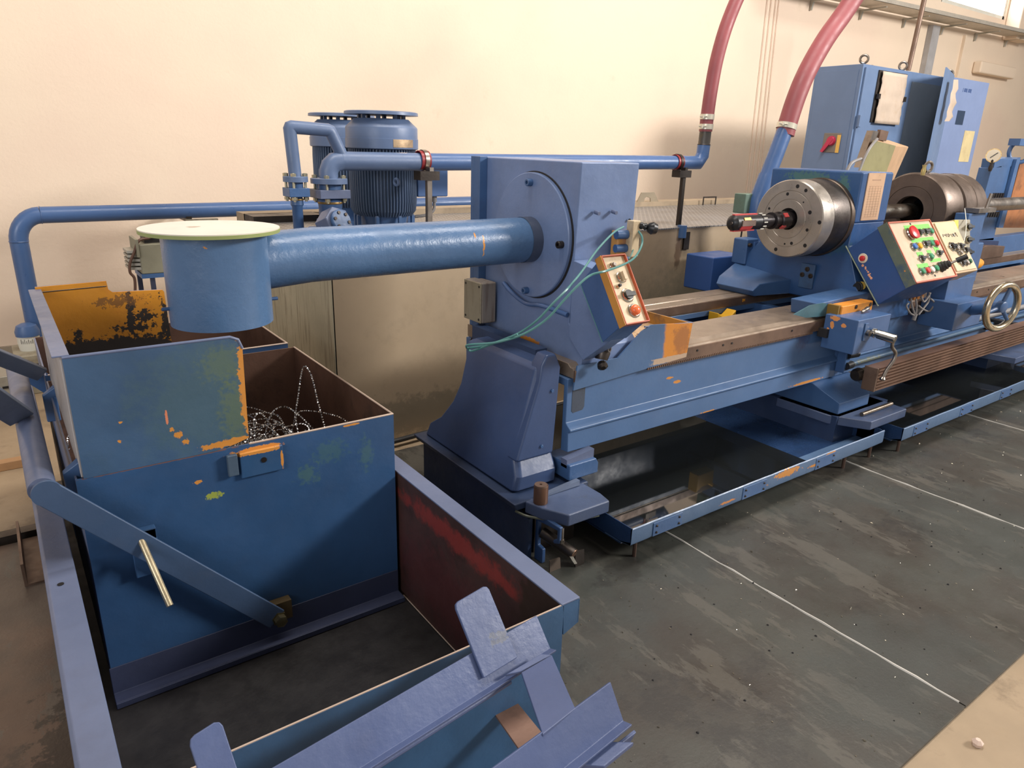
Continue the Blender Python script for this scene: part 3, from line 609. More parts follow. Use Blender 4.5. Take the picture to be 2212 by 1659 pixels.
# end pedestal: sloping left face, flared feet
b = MB()
def pedring(z):
    t = (z-.275)/(.82-.275)
    yf = 2.195 if z < .35 else (2.235 if z < .45 else 2.24)
    yb = {.275: 2.97, .34: 2.955, .40: 2.87, .50: 2.80, .60: 2.77, .72: 2.775, .80: 2.79, .815: 2.78}[z]
    return (1.635+.145*t, 1.865+.03*t, yf, yb)
rs = []
for z in (.275, .34, .40, .50, .60, .72, .80, .815):
    x0, x1, y0, y1 = pedring(z)
    if z > .8: x0 += .02; y0 += .012; y1 -= .02
    if z in (.345,): y0 += .015
    rs.append([(x0, y0+.02, z), (x0, y1, z), (x1, y1, z), (x1, y0, z), (x0+.02, y0, z)])
b.loft(rs).build('end_pedestal', ped_m, bed, bev=.012, ang=20)
MB().prism([(1.665, .40), (1.87, .40), (1.89, .80), (1.86, .865), (1.81, .865), (1.785, .82), (1.775, .75)], 'y', 2.222, 2.30).build('front_web', ped_m, bed, bev=.012)
hexbolt(bed, (1.845, 2.221, .70), -Y, .008, .006, blue); hexbolt(bed, (1.80, 2.221, .45), -Y, .008, .006, blue)
MB().box(1.87, 1.935, 2.38, 2.9, .30, .84).build('end_slot', mat('slot_paint', (44, 66, 104), .45), bed)
MB().prism([(1.90, .285), (2.075, .285), (2.075, .335), (2.06, .36), (1.90, .36)], 'y', 2.14, 2.32).build('bed_foot', blue, bed, bev=.006)
MB().prism([(1.90, .34), (2.06, .34), (2.06, .4), (1.90, .38)], 'y', 2.16, 2.2).build('foot_worn_face', blueg, bed)
bed_m = mat('bed_paint', (74, 110, 158), .40, var=.10, vscale=1.8, bump=(22, .2), dirt=.12, dirtcol=(86, 96, 130), patches=[  # bed blue slightly raised, with the pale haze mixed into it
    ((2.66, 2.2, .60), (.028, .05, .010), OR, .8), ((2.60, 2.2, .63), (.025, .05, .006), OR, 1.2), ((3.80, 2.2, .408), (.16, .05, .008), OR, .7), ((2.9, 2.2, .40), (.06, .04, .004), OR, 1.2),
    ((3.72, 2.2, .70), (.07, .05, .09), lin((66, 66, 100)), .9, .6, .3), ((4.95, 2.2, .66), (.07, .05, .09), lin((60, 66, 100)), .9, .7, .3)])
def bedsec(x0, x1, nm):
    pr = [(2.225, .735), (2.225, .53), (2.205, .515), (2.19, .505), (2.19, .495), (2.205, .488), (2.20, .395), (2.25, .39), (2.25, .70), (2.48, .70), (2.48, .735)]
    MB().prism(pr, 'x', x0, x1).build('front_wall', bed_m, bed, bev=.004, ang=25)
    MB().prism([(3.0, .39), (3.06, .39), (3.06, .735), (2.84, .735), (2.84, .70), (3.0, .70)], 'x', x0, x1).build('rear_wall', bed_m, bed, bev=.004)
    k_ = x0+.6
    while k_ < x1: MB().prism([(2.25, .56), (3.0, .56), (3.0, .70), (2.25, .70)], 'x', k_, k_+.04).build('cross_rib', blue, bed); k_ += 1.25
bedsec(1.935, 4.10, 'bed_casting'); 
MB().prism([(2.225, .735), (2.20, .52), (2.20, .395), (3.05, .395), (3.05, .735)], 'x', 4.10, 4.16).build('joint_flange', blue, bed, bev=.004)
bedsec(4.16, 9.6, 'bed_casting')
MB().prism([(2.205, .74), (2.205, .775), (2.215, .785), (2.23, .785), (2.25, .80), (2.50, .80), (2.50, .735)], 'x', 1.95, 9.6).build('front_slideway', rail_m, bed, bev=.002)
MB().prism([(2.84, .735), (2.84, .80), (2.93, .80), (2.935, .792), (2.945, .792), (2.95, .80), (3.07, .80), (3.07, .735)], 'x', 1.95, 9.6).build('rear_slideway', rail_m, bed, bev=.002)
MB().box(1.95, 9.6, 2.832, 2.84, .745, .795).build('rear_way_face', railside, bed)
tth = MB().box(1.95, 9.6, 2.196, 2.206, .722, .778)
for i in range(330):
    xx = 2.40+i*.0135
    if xx > 3.75 and xx < 4.2: continue
    tth.box(xx, xx+.007, 2.19, 2.206, .712, .722)
tth.build('gear_rack', railside, bed)
for x_ in (2.75, 2.95, 3.02, 3.55, 5.9, 6.1): MB().cyl((x_, 2.197, .757), (x_, 2.193, .757), .006, 10).build('rack_screw', black, bed)
# recess pocket under the guard
MB().prism([(1.965, .70), (2.04, .70), (2.04, .59), (2.03, .575), (1.975, .57), (1.965, .58)], 'y', 2.2235, 2.226).build('pocket', mat('pocket_paint', (70, 80, 96), .5, dirt=.4), bed)
tag(MB().prism([(3.62, .60), (3.80, .60), (3.80, .735), (3.75, .70), (3.68, .70), (3.62, .735)], 'y', 2.76, 2.838).build('yellow_bracket', mat('yellow_bracket_paint', (224, 170, 40), .5, dirt=.5, dirtcol=(170, 90, 30)), bev=.006), 'worn yellow bracket between the slideways left of the drill head', 'bracket')
def text(s, size, mtx, m, name, parent):
    c = bpy.data.curves.new(name, 'FONT'); c.body = s; c.size = size; c.extrude = .0004; c.align_x = 'CENTER'; c.align_y = 'CENTER'
    o = bpy.data.objects.new(name, c); COL.objects.link(o); c.materials.append(m)
    bpy.context.view_layer.update()
    me = bpy.data.meshes.new_from_object(o); bpy.data.objects.remove(o); o = bpy.data.objects.new(name, me); COL.objects.link(o)
    me.transform(Matrix.Translation(-WL[parent.name]) @ mtx); o.parent = parent; WL[o.name] = WL[parent.name]; return o
def frame(o, u, v):
    u = V(u).normalized(); v = V(v).normalized(); n = u.cross(v); m = Matrix((u, v, n)).transposed().to_4x4(); m.translation = V(o); return m
text('84', .03, frame((3.96, 2.831, .768), X, Z), yellowp, 'painted_number', bed)
text('2', .04, frame((6.6, 2.30, .8012), X, Y), black, 'stamped_number', bed)
# second pedestal near the bed joint and far ones
fp = thing('bed_support', (4.2, 2.5, .05), 'blue bed support foot with wide plate under the bed joint', 'machine base')
MB().loft([[(3.86, 2.2, .39), (4.28, 2.2, .39), (4.28, 2.95, .39), (3.86, 2.95, .39)], [(3.88, 2.02, .31), (4.22, 2.02, .31), (4.22, 2.95, .31), (3.88, 2.95, .31)], [(3.88, 2.02, .24), (4.22, 2.02, .24), (4.22, 2.95, .24), (3.88, 2.95, .24)]]).build('foot_casting', blue, fp, bev=.006)
MB().box(3.84, 4.42, 2.0, 2.95, .02, .24).build('block', pl_m, fp); MB().prism([(3.83, 2.05), (3.95, 1.85), (4.36, 1.85), (4.38, 2.05), (4.38, 2.4), (3.83, 2.4)], 'z', .185, .24).build('foot_plate', pt_m, fp, bev=.006)
tag(MB().cyl((3.98, 1.93, .253), (4.30, 1.92, .262), .013, 16).build('round_bar', mat('loose_bar', (130, 118, 106), .35, .9)), 'loose steel round bar lying on the foot plate of the bed support', 'metal bar')
f2 = thing('bed_support', (6.6, 2.5, .05), 'far bed support foot at the right edge of the picture', 'machine base')
MB().box(6.3, 6.9, 2.15, 2.95, .02, .40).build('block', pl_m, f2); MB().prism([(6.2, 2.2), (6.25, 1.95), (6.8, 1.95), (6.9, 2.2)], 'z', .2, .25).build('foot_plate', pt_m, f2, bev=.006)
# feed pipe along bed foot and brown ribbed way (drill tube carrier)
tag(MB().tube([(4.12, 2.15, .475), (4.6, 2.15, .478), (6.8, 2.15, .49), (9.5, 2.15, .50)], .015, 12, smooth=False).build('oil_pipe', mat('oil_pipe_paint', (70, 100, 130), .4, chips=.06, patches=[((4.35, 2.15, .47), (.15, .05, .02), lin((120, 118, 84)), 2.0, .7)])), 'thin worn blue pipe running along the foot of the machine bed', 'pipe')
tag(MB().tube([(5.9, 2.17, .55), (9.5, 2.17, .56)], .02, 12, smooth=False).build('oil_pipe', cableg), 'grey pipe along the bed behind the chrome handwheel', 'pipe')
cb = thing('cable_carrier', (5, 1.9, .3), 'long brown ribbed steel guide beam along the front of the bed', 'guide beam')
pr = []
for i in range(7):
    z0 = .408+i*.0195; pr += [(1.905, z0), (1.885, z0+.002), (1.885, z0+.012), (1.905, z0+.014)]
MB().prism(pr+[(1.885, .546), (1.96, .546), (1.96, .40)], 'x', 3.99, 9.5).build('ribbed_profile', mat('ribbed_brown', (120, 92, 76), .42, .4, var=.2, dirt=.4, dirtcol=(70, 52, 44)), cb, ang=20)
MB().box(3.975, 3.99, 1.885, 1.965, .405, .548).build('end_cap', railside, cb, bev=.004)
MB().box(6.2, 6.27, 1.96, 2.2, .43, .52).build('bracket', darksteel, cb)
MB().lathe((4.0, 2.0, .48), -X, [(0, .04), (.03, .038), (.05, .028)], 20).build('end_bearing', darksteel, cb)
# joint manifold at bed joint
jf = thing('pipe_fitting', (4.14, 2.14, .45), 'small blue and brass pipe fittings on the bed joint below the crank box', 'fitting')
MB().box(4.085, 4.135, 2.14, 2.2, .43, .62).build('block', blue, jf, bev=.006)
MB().cyl((4.12, 2.16, .60), (4.19, 2.09, .585), .017, 14).build('nipple', mat('brass_dirty', (110, 90, 64), .4, .7, dirt=.4), jf)
MB().cyl((4.10, 2.14, .545), (4.19, 2.13, .545), .022, 12).cyl((4.10, 2.14, .475), (4.17, 2.145, .475), .024, 12).build('elbow', black, jf)
MB().lathe((4.075, 2.14, .60), -Y, [(0, .016), (.012, .012)], 12).build('plug', blue, jf)

# ================================================================== DRIP TRAYS
lip_m = mat('tray_lip_paint', (82, 112, 150), .38, var=.1, bump=(30, .3), chips=.05, patches=[((3.1, 1.82, .15), (.1, .05, .02), OR, 1.4), ((3.35, 1.82, .13), (.06, .05, .008), OR, 1.1), ((2.85, 1.82, .125), (.08, .05, .008), OR, 1.3), ((3.5, 1.82, .165), (.05, .05, .006), OR, .8), ((2.3, 1.82, .18), (.2, .05, .004), lin((190, 180, 130)), 1.3), ((2.25, 1.82, .125), (.04, .05, .006), OR, 1.2), ((2.62, 1.82, .12), (.06, .05, .006), lin((214, 140, 80)), 1.2)])
oil = N('dark_oil_pool'); oil.b.inputs['Base Color'].default_value = lin((26, 28, 28)); oil.b.inputs['Roughness'].default_value = .03
oil.b.inputs['Specular IOR Level'].default_value = .65; oil.l(oil.bump(oil.noise(1.2, 2), .02, .02), oil.b.inputs['Normal'])
tray_in = mat('tray_inside_paint', (32, 58, 98), .3, var=.15, dirt=.4, dirtcol=(24, 30, 38))
def tray(x0, x1, y0, yb, lbl, lbl2, puddle):
    zt, zb = .175, .095
    t = thing('drip_tray', ((x0+x1)/2, y0+.4, .0), lbl, 'drip tray', None)
    MB().box(x0, x1, y0+.06, yb, .075, .08).box(x1-.004, x1, y0+.06, yb, .08, zt).build('pan', tray_in, t)
    MB().loft([[(x0, yb, .078), (x0, y0+.06, .085), (x0, y0+.002, zb+.0), (x0, y0, zt), (x0, y0+.03, zt), (x0, yb, zt)]] +
              [[(x0+.004, yb, .078), (x0+.004, y0+.06, .085), (x0+.004, y0+.002, zb+.0), (x0+.004, y0, zt), (x0+.004, y0+.03, zt), (x0+.004, yb, zt)]]).build('end_wall', tray_in, t)
    MB().loft([[(x1-.004, y0+.16, .078), (x1-.004, y0+.06, .085), (x1-.004, y0+.002, zb+.0), (x1-.004, y0, zt-.01), (x1-.004, y0+.03, zt), (x1-.004, y0+.16, zt)]] +
              [[(x1, y0+.16, .078), (x1, y0+.06, .085), (x1, y0+.002, zb+.0), (x1, y0, zt-.01), (x1, y0+.03, zt), (x1, y0+.16, zt)]]).build('end_wall', tray_in, t)
    rings = []
    n = max(2, int((x1-x0)/.04))
    for i in range(n+1):
        x = x0+(x1-x0)*i/n; wv = .003*noise.noise(V((x*4, 1, 0)))+.0015*noise.noise(V((x*13, 5, 0)))
        rings.append([(x, y0+wv+yy, zz) for yy, zz in ((.16, .079), (.06, .083), (.004, zb), (.0, zb+.01), (0, zt-.004), (.004, zt), (.007, zt-.002), (.005, zb+.012), (.062, .088), (.16, .084))])
    MB().loft(rings).build('front_lip', lip_m, t)
    k_ = x0+.13; i = 0
    while k_ < x1-.15:
        wj = .24 if i % 1 == 0 else .1
        j = MB().box(k_, k_+.185, y0-.003, y0+.001, zb+.004, zt-.012).build('joint_strap', blue, t, bev=.001)
        for xx in (k_+.02, k_+.165):
            for zz in (zb+.02, zt-.028): MB().lathe((xx, y0-.003, zz), -Y, [(0, .006), (.004, .005), (.006, .003)], 8).build('rivet', darksteel, j)
        k_ += .62; i += 1
    for xx in (x0+.07, x1-.33, x1-.05): MB().cyl((xx, y0+.04, 0), (xx, y0+.04, .085), .009, 10).build('foot_screw', mat('foot_screw_%d' % int(xx*10), (92, 72, 62), .5, .5), t)
    o = MB().box(x0+.006, puddle, y0+.02, yb-.004, .1, .1025).build('oil_pool', oil.m)
    tag(o, lbl2, 'oil', kind='stuff')
    return t
tray(1.985, 4.06, 1.815, 3.3, 'first blue drip tray under the bed with bent riveted front lip and orange chips', 'black mirror-like oil pool standing in the first drip tray', 3.42)
tray(4.18, 9.3, 1.765, 3.3, 'second blue drip tray further right with riveted front lip', 'thin oil film lying in the second drip tray', 9.29)
lv = MB().box(4.06, 4.18, 1.98, 3.2, .07, .075).prism([(4.02, .07), (4.22, .07), (4.3, .16), (4.24, .16)], 'y', 1.95, 1.955)
tag(lv.build('tray_bridge', pl_m), 'dark blue sheet bridging the gap between the two drip trays', 'sheet')
# wall cables lying behind trough on floor
tag(MB().tube([(1.2, 3.50, .02), (1.7, 3.49, .028), (2.0, 3.50, .03), (2.6, 3.47, .02), (3.4, 3.5, .02)], .016, 10).build('floor_cable', rubber), 'thick black cable lying on the floor along the coolant tank', 'cable')

# ================================================================== TANK
tk_m = mat('tank_paint', (170, 150, 124), .5, var=.10, vscale=1.0, dirt=.18, dirtcol=(120, 108, 90), bump=(30, .12), patches=[
    ((4.15, 3.6, .98), (.035, .1, .12), lin((110, 84, 64)), .8, .8, .3), ((2.0, 3.6, .12), (.6, .1, .12), lin((96, 92, 78)), 1.2, .5, .3), ((5.0, 3.6, .5), (1.3, .3, .4), lin((110, 112, 98)), .6, .5, .4)])
tks = mat('stained_tank_side', (168, 160, 136), .55, var=.1, streak=.7, dirtcol=(120, 110, 90))
tkt = N('chequer_plate'); tkt.b.inputs['Base Color'].default_value = lin((122, 122, 122)); tkt.b.inputs['Metallic'].default_value = .5; tkt.b.inputs['Roughness'].default_value = .38
def chq(k):
    mp = k.n('ShaderNodeMapping'); k.l(k.pos, mp.inputs[0]); mp.inputs['Rotation'].default_value = (0, 0, .78); mp.inputs['Scale'].default_value = (1, 1, 1)
    br = k.n('ShaderNodeTexBrick'); k.l(mp.outputs[0], br.inputs['Vector']); br.inputs['Scale'].default_value = 7; br.inputs['Mortar Size'].default_value = .055; br.inputs['Mortar Smooth'].default_value = .3
    br.inputs['Color1'].default_value = (0, 0, 0, 1); br.inputs['Color2'].default_value = (0, 0, 0, 1); br.inputs['Mortar'].default_value = (1, 1, 1, 1)
    c = k.mix(k.ramp(k.noise(3, 6, .7), .35, .7), lin((118, 120, 126)), lin((92, 86, 80)))
    c = k.mix(k.math('MULTIPLY', br.outputs['Fac'], .6), c, lin((190, 186, 182)))
    k.l(c, k.b.inputs['Base Color']); k.l(k.bump(br.outputs['Fac'], .6, .004), k.b.inputs['Normal'])
chq(tkt)
tk = thing('coolant_tank', (4.3, 4.4, 0), 'long grey coolant tank with chequer plate top along the back wall', 'tank')
MB().box(1.424, 7.3, 3.6, 3.61, -.012, 1.148).build('front_wall', tk_m, tk); MB().box(1.42, 1.43, 3.6, 5.3, -.012, 1.148).build('left_wall', tks, tk)
MB().box(7.29, 7.3, 3.6, 5.3, -.012, 1.148).box(1.42, 7.3, 5.29, 5.3, -.012, 1.148).build('rear_walls', tks, tk)
MB().box(1.42, 7.3, 3.595, 5.1, 1.148, 1.156).build('chequer_top', tkt.m, tk)
MB().box(1.42, 7.3, 5.1, 5.3, 1.148, 1.20).build('rear_ledge', mat('ledge', (158, 140, 116), .5, dirt=.3), tk)
MB().prism([(5.22, 1.19), (5.28, 1.29), (5.46, 1.29), (5.54, 1.19), (5.42, 1.19), (5.41, 1.235), (5.36, 1.25), (5.33, 1.235), (5.32, 1.19)], 'y', 5.12, 5.13).build('lifting_lug', mat('lug', (140, 128, 108), .5), tk)
MB().tube([(6.15, 5.06, 1.156), (6.15, 5.06, 1.235), (6.35, 5.06, 1.235), (6.35, 5.06, 1.156)], .007, 8, smooth=False).build('lid_handle', darksteel, tk)
MB().box(1.42, 1.9, 4.9, 5.12, 1.156, 1.20).build('dark_upstand', darksteel, tk)
# low wall pipe
lp = thing('wall_pipe', (.13, 5.9, .3), 'blue pipe running low along the back wall and turning down at the left', 'pipe')
MB().tube([(.13, 5.9, .32), (.13, 5.9, .55), (.13, 5.9, .8), (.13, 5.9, .98)], .056, 24, smooth=False).build('vertical_run', blue2, lp)
arcp = [(.13+.15*(1-math.cos(a)), 5.9, .98+.175*math.sin(a)) for a in [i*math.pi/16 for i in range(9)]]
MB().tube(arcp, .057, 24, smooth=False).build('elbow', blue2, lp)
MB().torus((.13, 5.9, .985), Z, .056, .004, 28, 6).torus((.282, 5.9, 1.155), X, .056, .004, 28, 6).build('weld_bead', blue2, lp)
MB().cyl((.28, 5.9, 1.155), (4.8, 5.9, 1.17), .056, 28).build('long_run', blue2, lp)
MB().box(1.19, 1.42, 5.82, 5.86, 1.085, 1.10).build('pipe_bracket', greyp, lp); MB().box(1.2, 1.24, 5.86, 6.45, 1.08, 1.12).build('wall_arm', darksteel, lp)

# heater / transformer box on stand behind the drum
tf = thing('transformer_box', (.80, 4.6, .0), 'dusty grey electric box with cooling vents on a thin blue stand behind the chute drum', 'electric box')
gp = mat('dusty_grey_green', (136, 132, 112), .6, var=.12, dirt=.6, dirtcol=(100, 92, 76))
MB().box(.66, 1.02, 4.55, 4.75, .93, 1.10).build('housing', gp, tf, bev=.006)
MB().box(.645, .66, 4.54, 4.75, 1.03, 1.13).build('side_flange', gp, tf)
for i in range(5): MB().prism([(.60, 4.58), (.66, 4.56), (.66, 4.74), (.60, 4.72)], 'z', .955+i*.024, .97+i*.024).build('vent_fin', galv, tf)
MB().box(.70, .98, 4.60, 4.72, 1.10, 1.165).build('terminal_cover', mat('dark_cover', (70, 66, 62), .5), tf)
for i in range(4): MB().box(.70, .80, 4.595, 4.60, 1.108+i*.014, 1.114+i*.014).build('slot', black, tf)
MB().box(.655, 1.03, 4.55, 4.78, .905, .93).build('stand_frame', blue, tf)
for x_, y_ in ((.66, 4.76), (.70, 4.57), (1.0, 4.57), (1.0, 4.76)): MB().box(x_, x_+.025, y_-.012, y_+.012, -.012, .905).build('leg', mat('stand_leg_%d' % int(x_*y_*100), (56, 62, 84), .5), tf)
tag(px_tube([(332, 505, 4.6), (322, 514, 4.58), (300, 520, 4.55), (290, 545, 4.55), (281, 568, 4.55), (281, 588, 4.55), (290, 600, 4.55), (292, 620, 4.55), (291, 650, 4.55)], .008, 'power_cable', mat('brown_cable', (92, 64, 50), .5, bump=None)), 'loose brown cable hanging from the grey electric box', 'cable')

# ================================================================== PUMP MOTORS
mot_m = mat('motor_paint', (94, 116, 154), .42, var=.08, bump=(60, .12), dirt=.15, dirtcol=(90, 94, 108))  # motor blue lightened in place of hazy air
fin_m = mat('motor_fin_paint', (78, 98, 128), .48, var=.12, dirt=.25, dirtcol=(84, 84, 92))
mo = thing('pump_motor', (1.985, 4.10, 1.17), 'upright ribbed blue electric motor in front, with shiny nameplate', 'motor', 'vertical pump motors')
c = V((1.985, 4.10, 0)); nf = 66; rings = []
for z, k_ in ((1.27, .86), (1.30, .97), (1.36, 1), (1.60, 1), (1.655, .99)):
    r_ = []
    for i in range(nf*4):
        a = 2*math.pi*i/(nf*4); q = i % 4; rr = (.203 if q in (0, 1) else .184)*k_
        r_.append((c.x+rr*math.cos(a), c.y+rr*math.sin(a), z))
    rings.append(r_)
MB().loft(rings).build('finned_body', fin_m, mo, ang=20)
cw = MB().lathe(c+Z*1.655, Z, [(0, .208), (.005, .216), (.06, .216), (.061, .213), (.118, .213), (.125, .210), (.17, .160), (.172, .10)], 64).build('fan_cowl', mot_m, mo)
npm = mat('shiny_nameplate', (226, 196, 160), .25, .85, var=.12, dirt=.3, dirtcol=(150, 120, 90))
def arcplate(cx_, cy_, r, a0, a1, z0, z1, th=.002, n=8):
    mb = MB(); ring = []
    for i in range(n+1):
        a = a0+(a1-a0)*i/n; cc, ss = math.cos(a), math.sin(a)
        ring.append([(cx_+cc*r, cy_+ss*r, z0), (cx_+cc*(r+th), cy_+ss*(r+th), z0), (cx_+cc*(r+th), cy_+ss*(r+th), z1), (cx_+cc*r, cy_+ss*r, z1)])
    return mb.loft(ring)
arcplate(c.x, c.y, .2155, -1.72, -1.05, 1.668, 1.712).build('nameplate', npm, cw)
for i in range(8):
    a = i*math.pi/4+.2; MB().box(c.x+.13*math.cos(a)-.01, c.x+.13*math.cos(a)+.01, c.y+.13*math.sin(a)-.01, c.y+.13*math.sin(a)+.01, 1.82, 1.85).build('spacer', mot_m, mo)
MB().lathe(c+Z*1.846, Z, [(0, .20), (.0, .218), (.016, .216), (.02, .205), (.022, .10)], 64).build('rain_cover', mot_m, mo, ang=60)
MB().lathe(c+Z*1.158, Z, [(0, .20), (.02, .20), (.02, .15), (.06, .14), (.11, .15)], 48).build('base_flange', blue, mo)
for i in range(8):
    a = i*math.pi/4+.1; p = c+V((math.cos(a)*.178, math.sin(a)*.178, 1.235)); MB().box(p.x-.01, p.x+.01, p.y-.01, p.y+.01, 1.175, 1.27).build('foot_rib', blue, mo)
    MB().lathe(p+V((.0, 0, .03)), Z, [(0, .011), (.012, .011)], 6).build('bolt', mot_m, mo)
MB().torus((c.x-.02, c.y-.215, 1.475), V((1, .3, 0)), .018, .008, 20, 8).build('lifting_eye', mot_m, mo)
MB().box(2.19, 2.41, 4.04, 4.22, 1.375, 1.60).build('terminal_box', blue2, mo, bev=.008)
MB().cyl((2.33, 4.08, 1.375), (2.33, 4.08, 1.34), .018, 12).tube([(2.33, 4.08, 1.35), (2.32, 4.07, 1.29), (2.27, 4.08, 1.26), (2.2, 4.1, 1.25)], .010, 8).build('cable_gland', cableg, mo)
m2 = dup(mo, (.03, .66, 0), 'upright ribbed blue electric motor half hidden behind the other one')

# discharge pipes with flanges
dp = thing('discharge_pipe', (1.6, 3.8, 1.16), 'blue pump discharge pipe run with bolted flanges, clamped above the coolant tank', 'pipe')
PY = 3.80
cb1 = at(711, 395, y=PY); cs1 = at(638, 385, y=PY)
fl_m = blueg
def flange(cc, R, r, zt, sq, lbl):
    f = MB().lathe(V((cc.x, cc.y, zt)), Z, [(0, R), (.026, R), (.028, R*.97)], 32).build('flange', mot_m, dp)
    MB().lathe(V((cc.x, cc.y, zt-.03)), Z, [(0, r*1.15), (.03, r*1.15)], 24).build('neck', blue, dp)
    MB().box(cc.x-sq, cc.x+sq, cc.y-sq, cc.y+sq, zt-.075, zt-.03).build('square_flange', blueg if R > .07 else blue, dp, bev=.003)
    for i in range(4):
        a = math.pi/4+i*math.pi/2+.25; px_, py_ = cc.x+R*.78*math.cos(a), cc.y+R*.78*math.sin(a)
        bb = MB().cyl((px_, py_, zt-.10), (px_, py_, zt+.045), .007, 10)
        for z_ in (zt+.028, zt-.092): bb.lathe((px_, py_, z_), Z, [(0, .014), (.015, .014)], 6)
        bb.build('stud', mat('zinc_stud', (190, 182, 156), .35, .8) if 'zinc_stud' not in MATS else MATS['zinc_stud'], dp)
flange(cb1, .098, .055, 1.475, .085, ''); flange(cs1, .064, .033, 1.485, .055, '')
ptop = 1.592
MB().tube([(cb1.x, PY, 1.50), (cb1.x, PY, 1.535), (cb1.x+.012, PY, 1.565), (cb1.x+.035, PY, 1.585), (cb1.x+.075, PY, ptop)], .050, 24, smooth=False).build('elbow', mot_m, dp)
MB().cyl((cb1.x+.07, PY, ptop), (2.06, PY, ptop), .050, 28).build('near_run', mot_m, dp)
ex = at(1507, 352, y=PY)
MB().cyl((2.06, PY, ptop), (ex.x-.05, PY, 1.612), .049, 28).build('long_run', blue2, dp)
e0 = V((ex.x-.06, PY, 1.612))
MB().tube([e0, (ex.x+.0, PY, 1.612), (ex.x+.045, PY, 1.665), (ex.x+.05, PY, 1.745)], .049, 24, smooth=False).build('mitre_elbow', blue2, dp)
MB().cyl((ex.x+.05, PY, 1.74), (ex.x+.052, PY, 1.895), .045, 24).build('bare_nipple', mat('bare_pipe_end', (88, 84, 80), .42, .5, dirt=.4, dirtcol=(130, 110, 60)), dp)
MB().torus((ex.x+.05, PY, 1.745), Z, .047, .004, 24, 6).build('weld_bead', darksteel, dp)
s0 = V((cs1.x, PY, 1.51)); s1 = V((cs1.x-.012, PY, 1.745))
MB().tube([s0, s1, (cs1.x-.008, PY, 1.753), (cs1.x+.0, PY, 1.756), (cs1.x+.19, PY, 1.748), (cs1.x+.205, PY, 1.742), (cs1.x+.213, PY, 1.728), (cs1.x+.265, PY, 1.62)], .033, 20, smooth=False).build('bypass_pipe', mot_m, dp)
MB().lathe((cs1.x, PY, 1.158), Z, [(0, .028), (.20, .028), (.21, .034), (.26, .030)], 20).build('lower_pipe', blue, dp)
MB().lathe((cb1.x, PY, 1.20), Z, [(0, .04), (.08, .05), (.14, .062), (.19, .066), (.21, .05)], 24).build('reducer', mat('reducer', (60, 92, 140), .4, chips=.1), dp)
MB().torus((cb1.x, PY, 1.375), Z, .06, .008, 24, 8).torus((cs1.x, PY, 1.395), Z, .030, .006, 20, 8).build('rusty_weld', mat('weld_gold', (150, 120, 70), .4, .6), dp)
pv = thing('coolant_pump', (1.6, 3.7, 1.156), 'blue cast pump body with round bolted cover below the big flange', 'pump')
MB().box(1.36, 1.46, 3.62, 3.74, 1.156, 1.26).box(1.30, 1.38, 3.60, 3.80, 1.156, 1.235).build('housing', blue, pv, bev=.01)
bv = V((.25, -.9, .35)).normalized(); pc = at(735, 478, y=3.62)
bb = MB(); u_ = bv.orthogonal().normalized(); bb.lathe(pc-bv*.01, bv, [(-.10, .085), (0, .085), (.004, .08)], 6); bb.build('bracket_block', blueg, pv, bev=.006)
MB().lathe(pc, bv, [(0, .06), (.014, .06), (.018, .055)], 28).build('cover', blue, pv)
for i in range(6):
    a = i*math.pi/3; q = pc+bv*.018+(u_*math.cos(a)+bv.cross(u_)*math.sin(a))*.043; MB().lathe(q, bv, [(0, .009), (.006, .009), (.006, .005)], 12).build('bolt', darksteel, pv)
# clamps & posts
def clamp(x, lbl, y=PY, z=1.60, foot=1.16, redl=True):
    t = thing('pipe_support', (x, y, foot), lbl, 'pipe support')
    MB().lathe((x-.025, y, z), X, [(0, .051), (0, .056), (.06, .056), (.06, .051)], 32, caps=False).build('rubber_liner', mat('red_liner', (140, 40, 44), .4, bump=None) if 'red_liner' not in MATS else MATS['red_liner'], t)
    MB().lathe((x-.004, y, z), X, [(0, .057), (0, .061), (.026, .061), (.026, .057)], 32, caps=False).box(x-.004, x+.022, y-.10, y-.055, z-.06, z-.035).build('band', steel if redl else darksteel, t)
    MB().box(x-.07, x+.055, y-.11, y-.03, z-.105, z-.055).build('bracket', darksteel, t)
    MB().box(x-.02, x+.012, y-.10, y-.07, foot, z-.07).build('post', steel if redl else darksteel, t, bev=.003)
    return t
clamp(2.09, 'pipe clamp with red liner on a bright square post beside the front motor')
t = clamp(4.26, 'pipe clamp on a dark post standing in front of the tank near the hose', z=1.612, foot=1.07, redl=False)
MB().lathe((4.17, 3.60, 1.08), Z, [(0, .035), (.09, .035), (.09, .03)], 20).build('sleeve', blue, t); MB().box(4.19, 4.25, 3.585, 3.60, .99, 1.12).build('foot_clamp', darksteel, t)

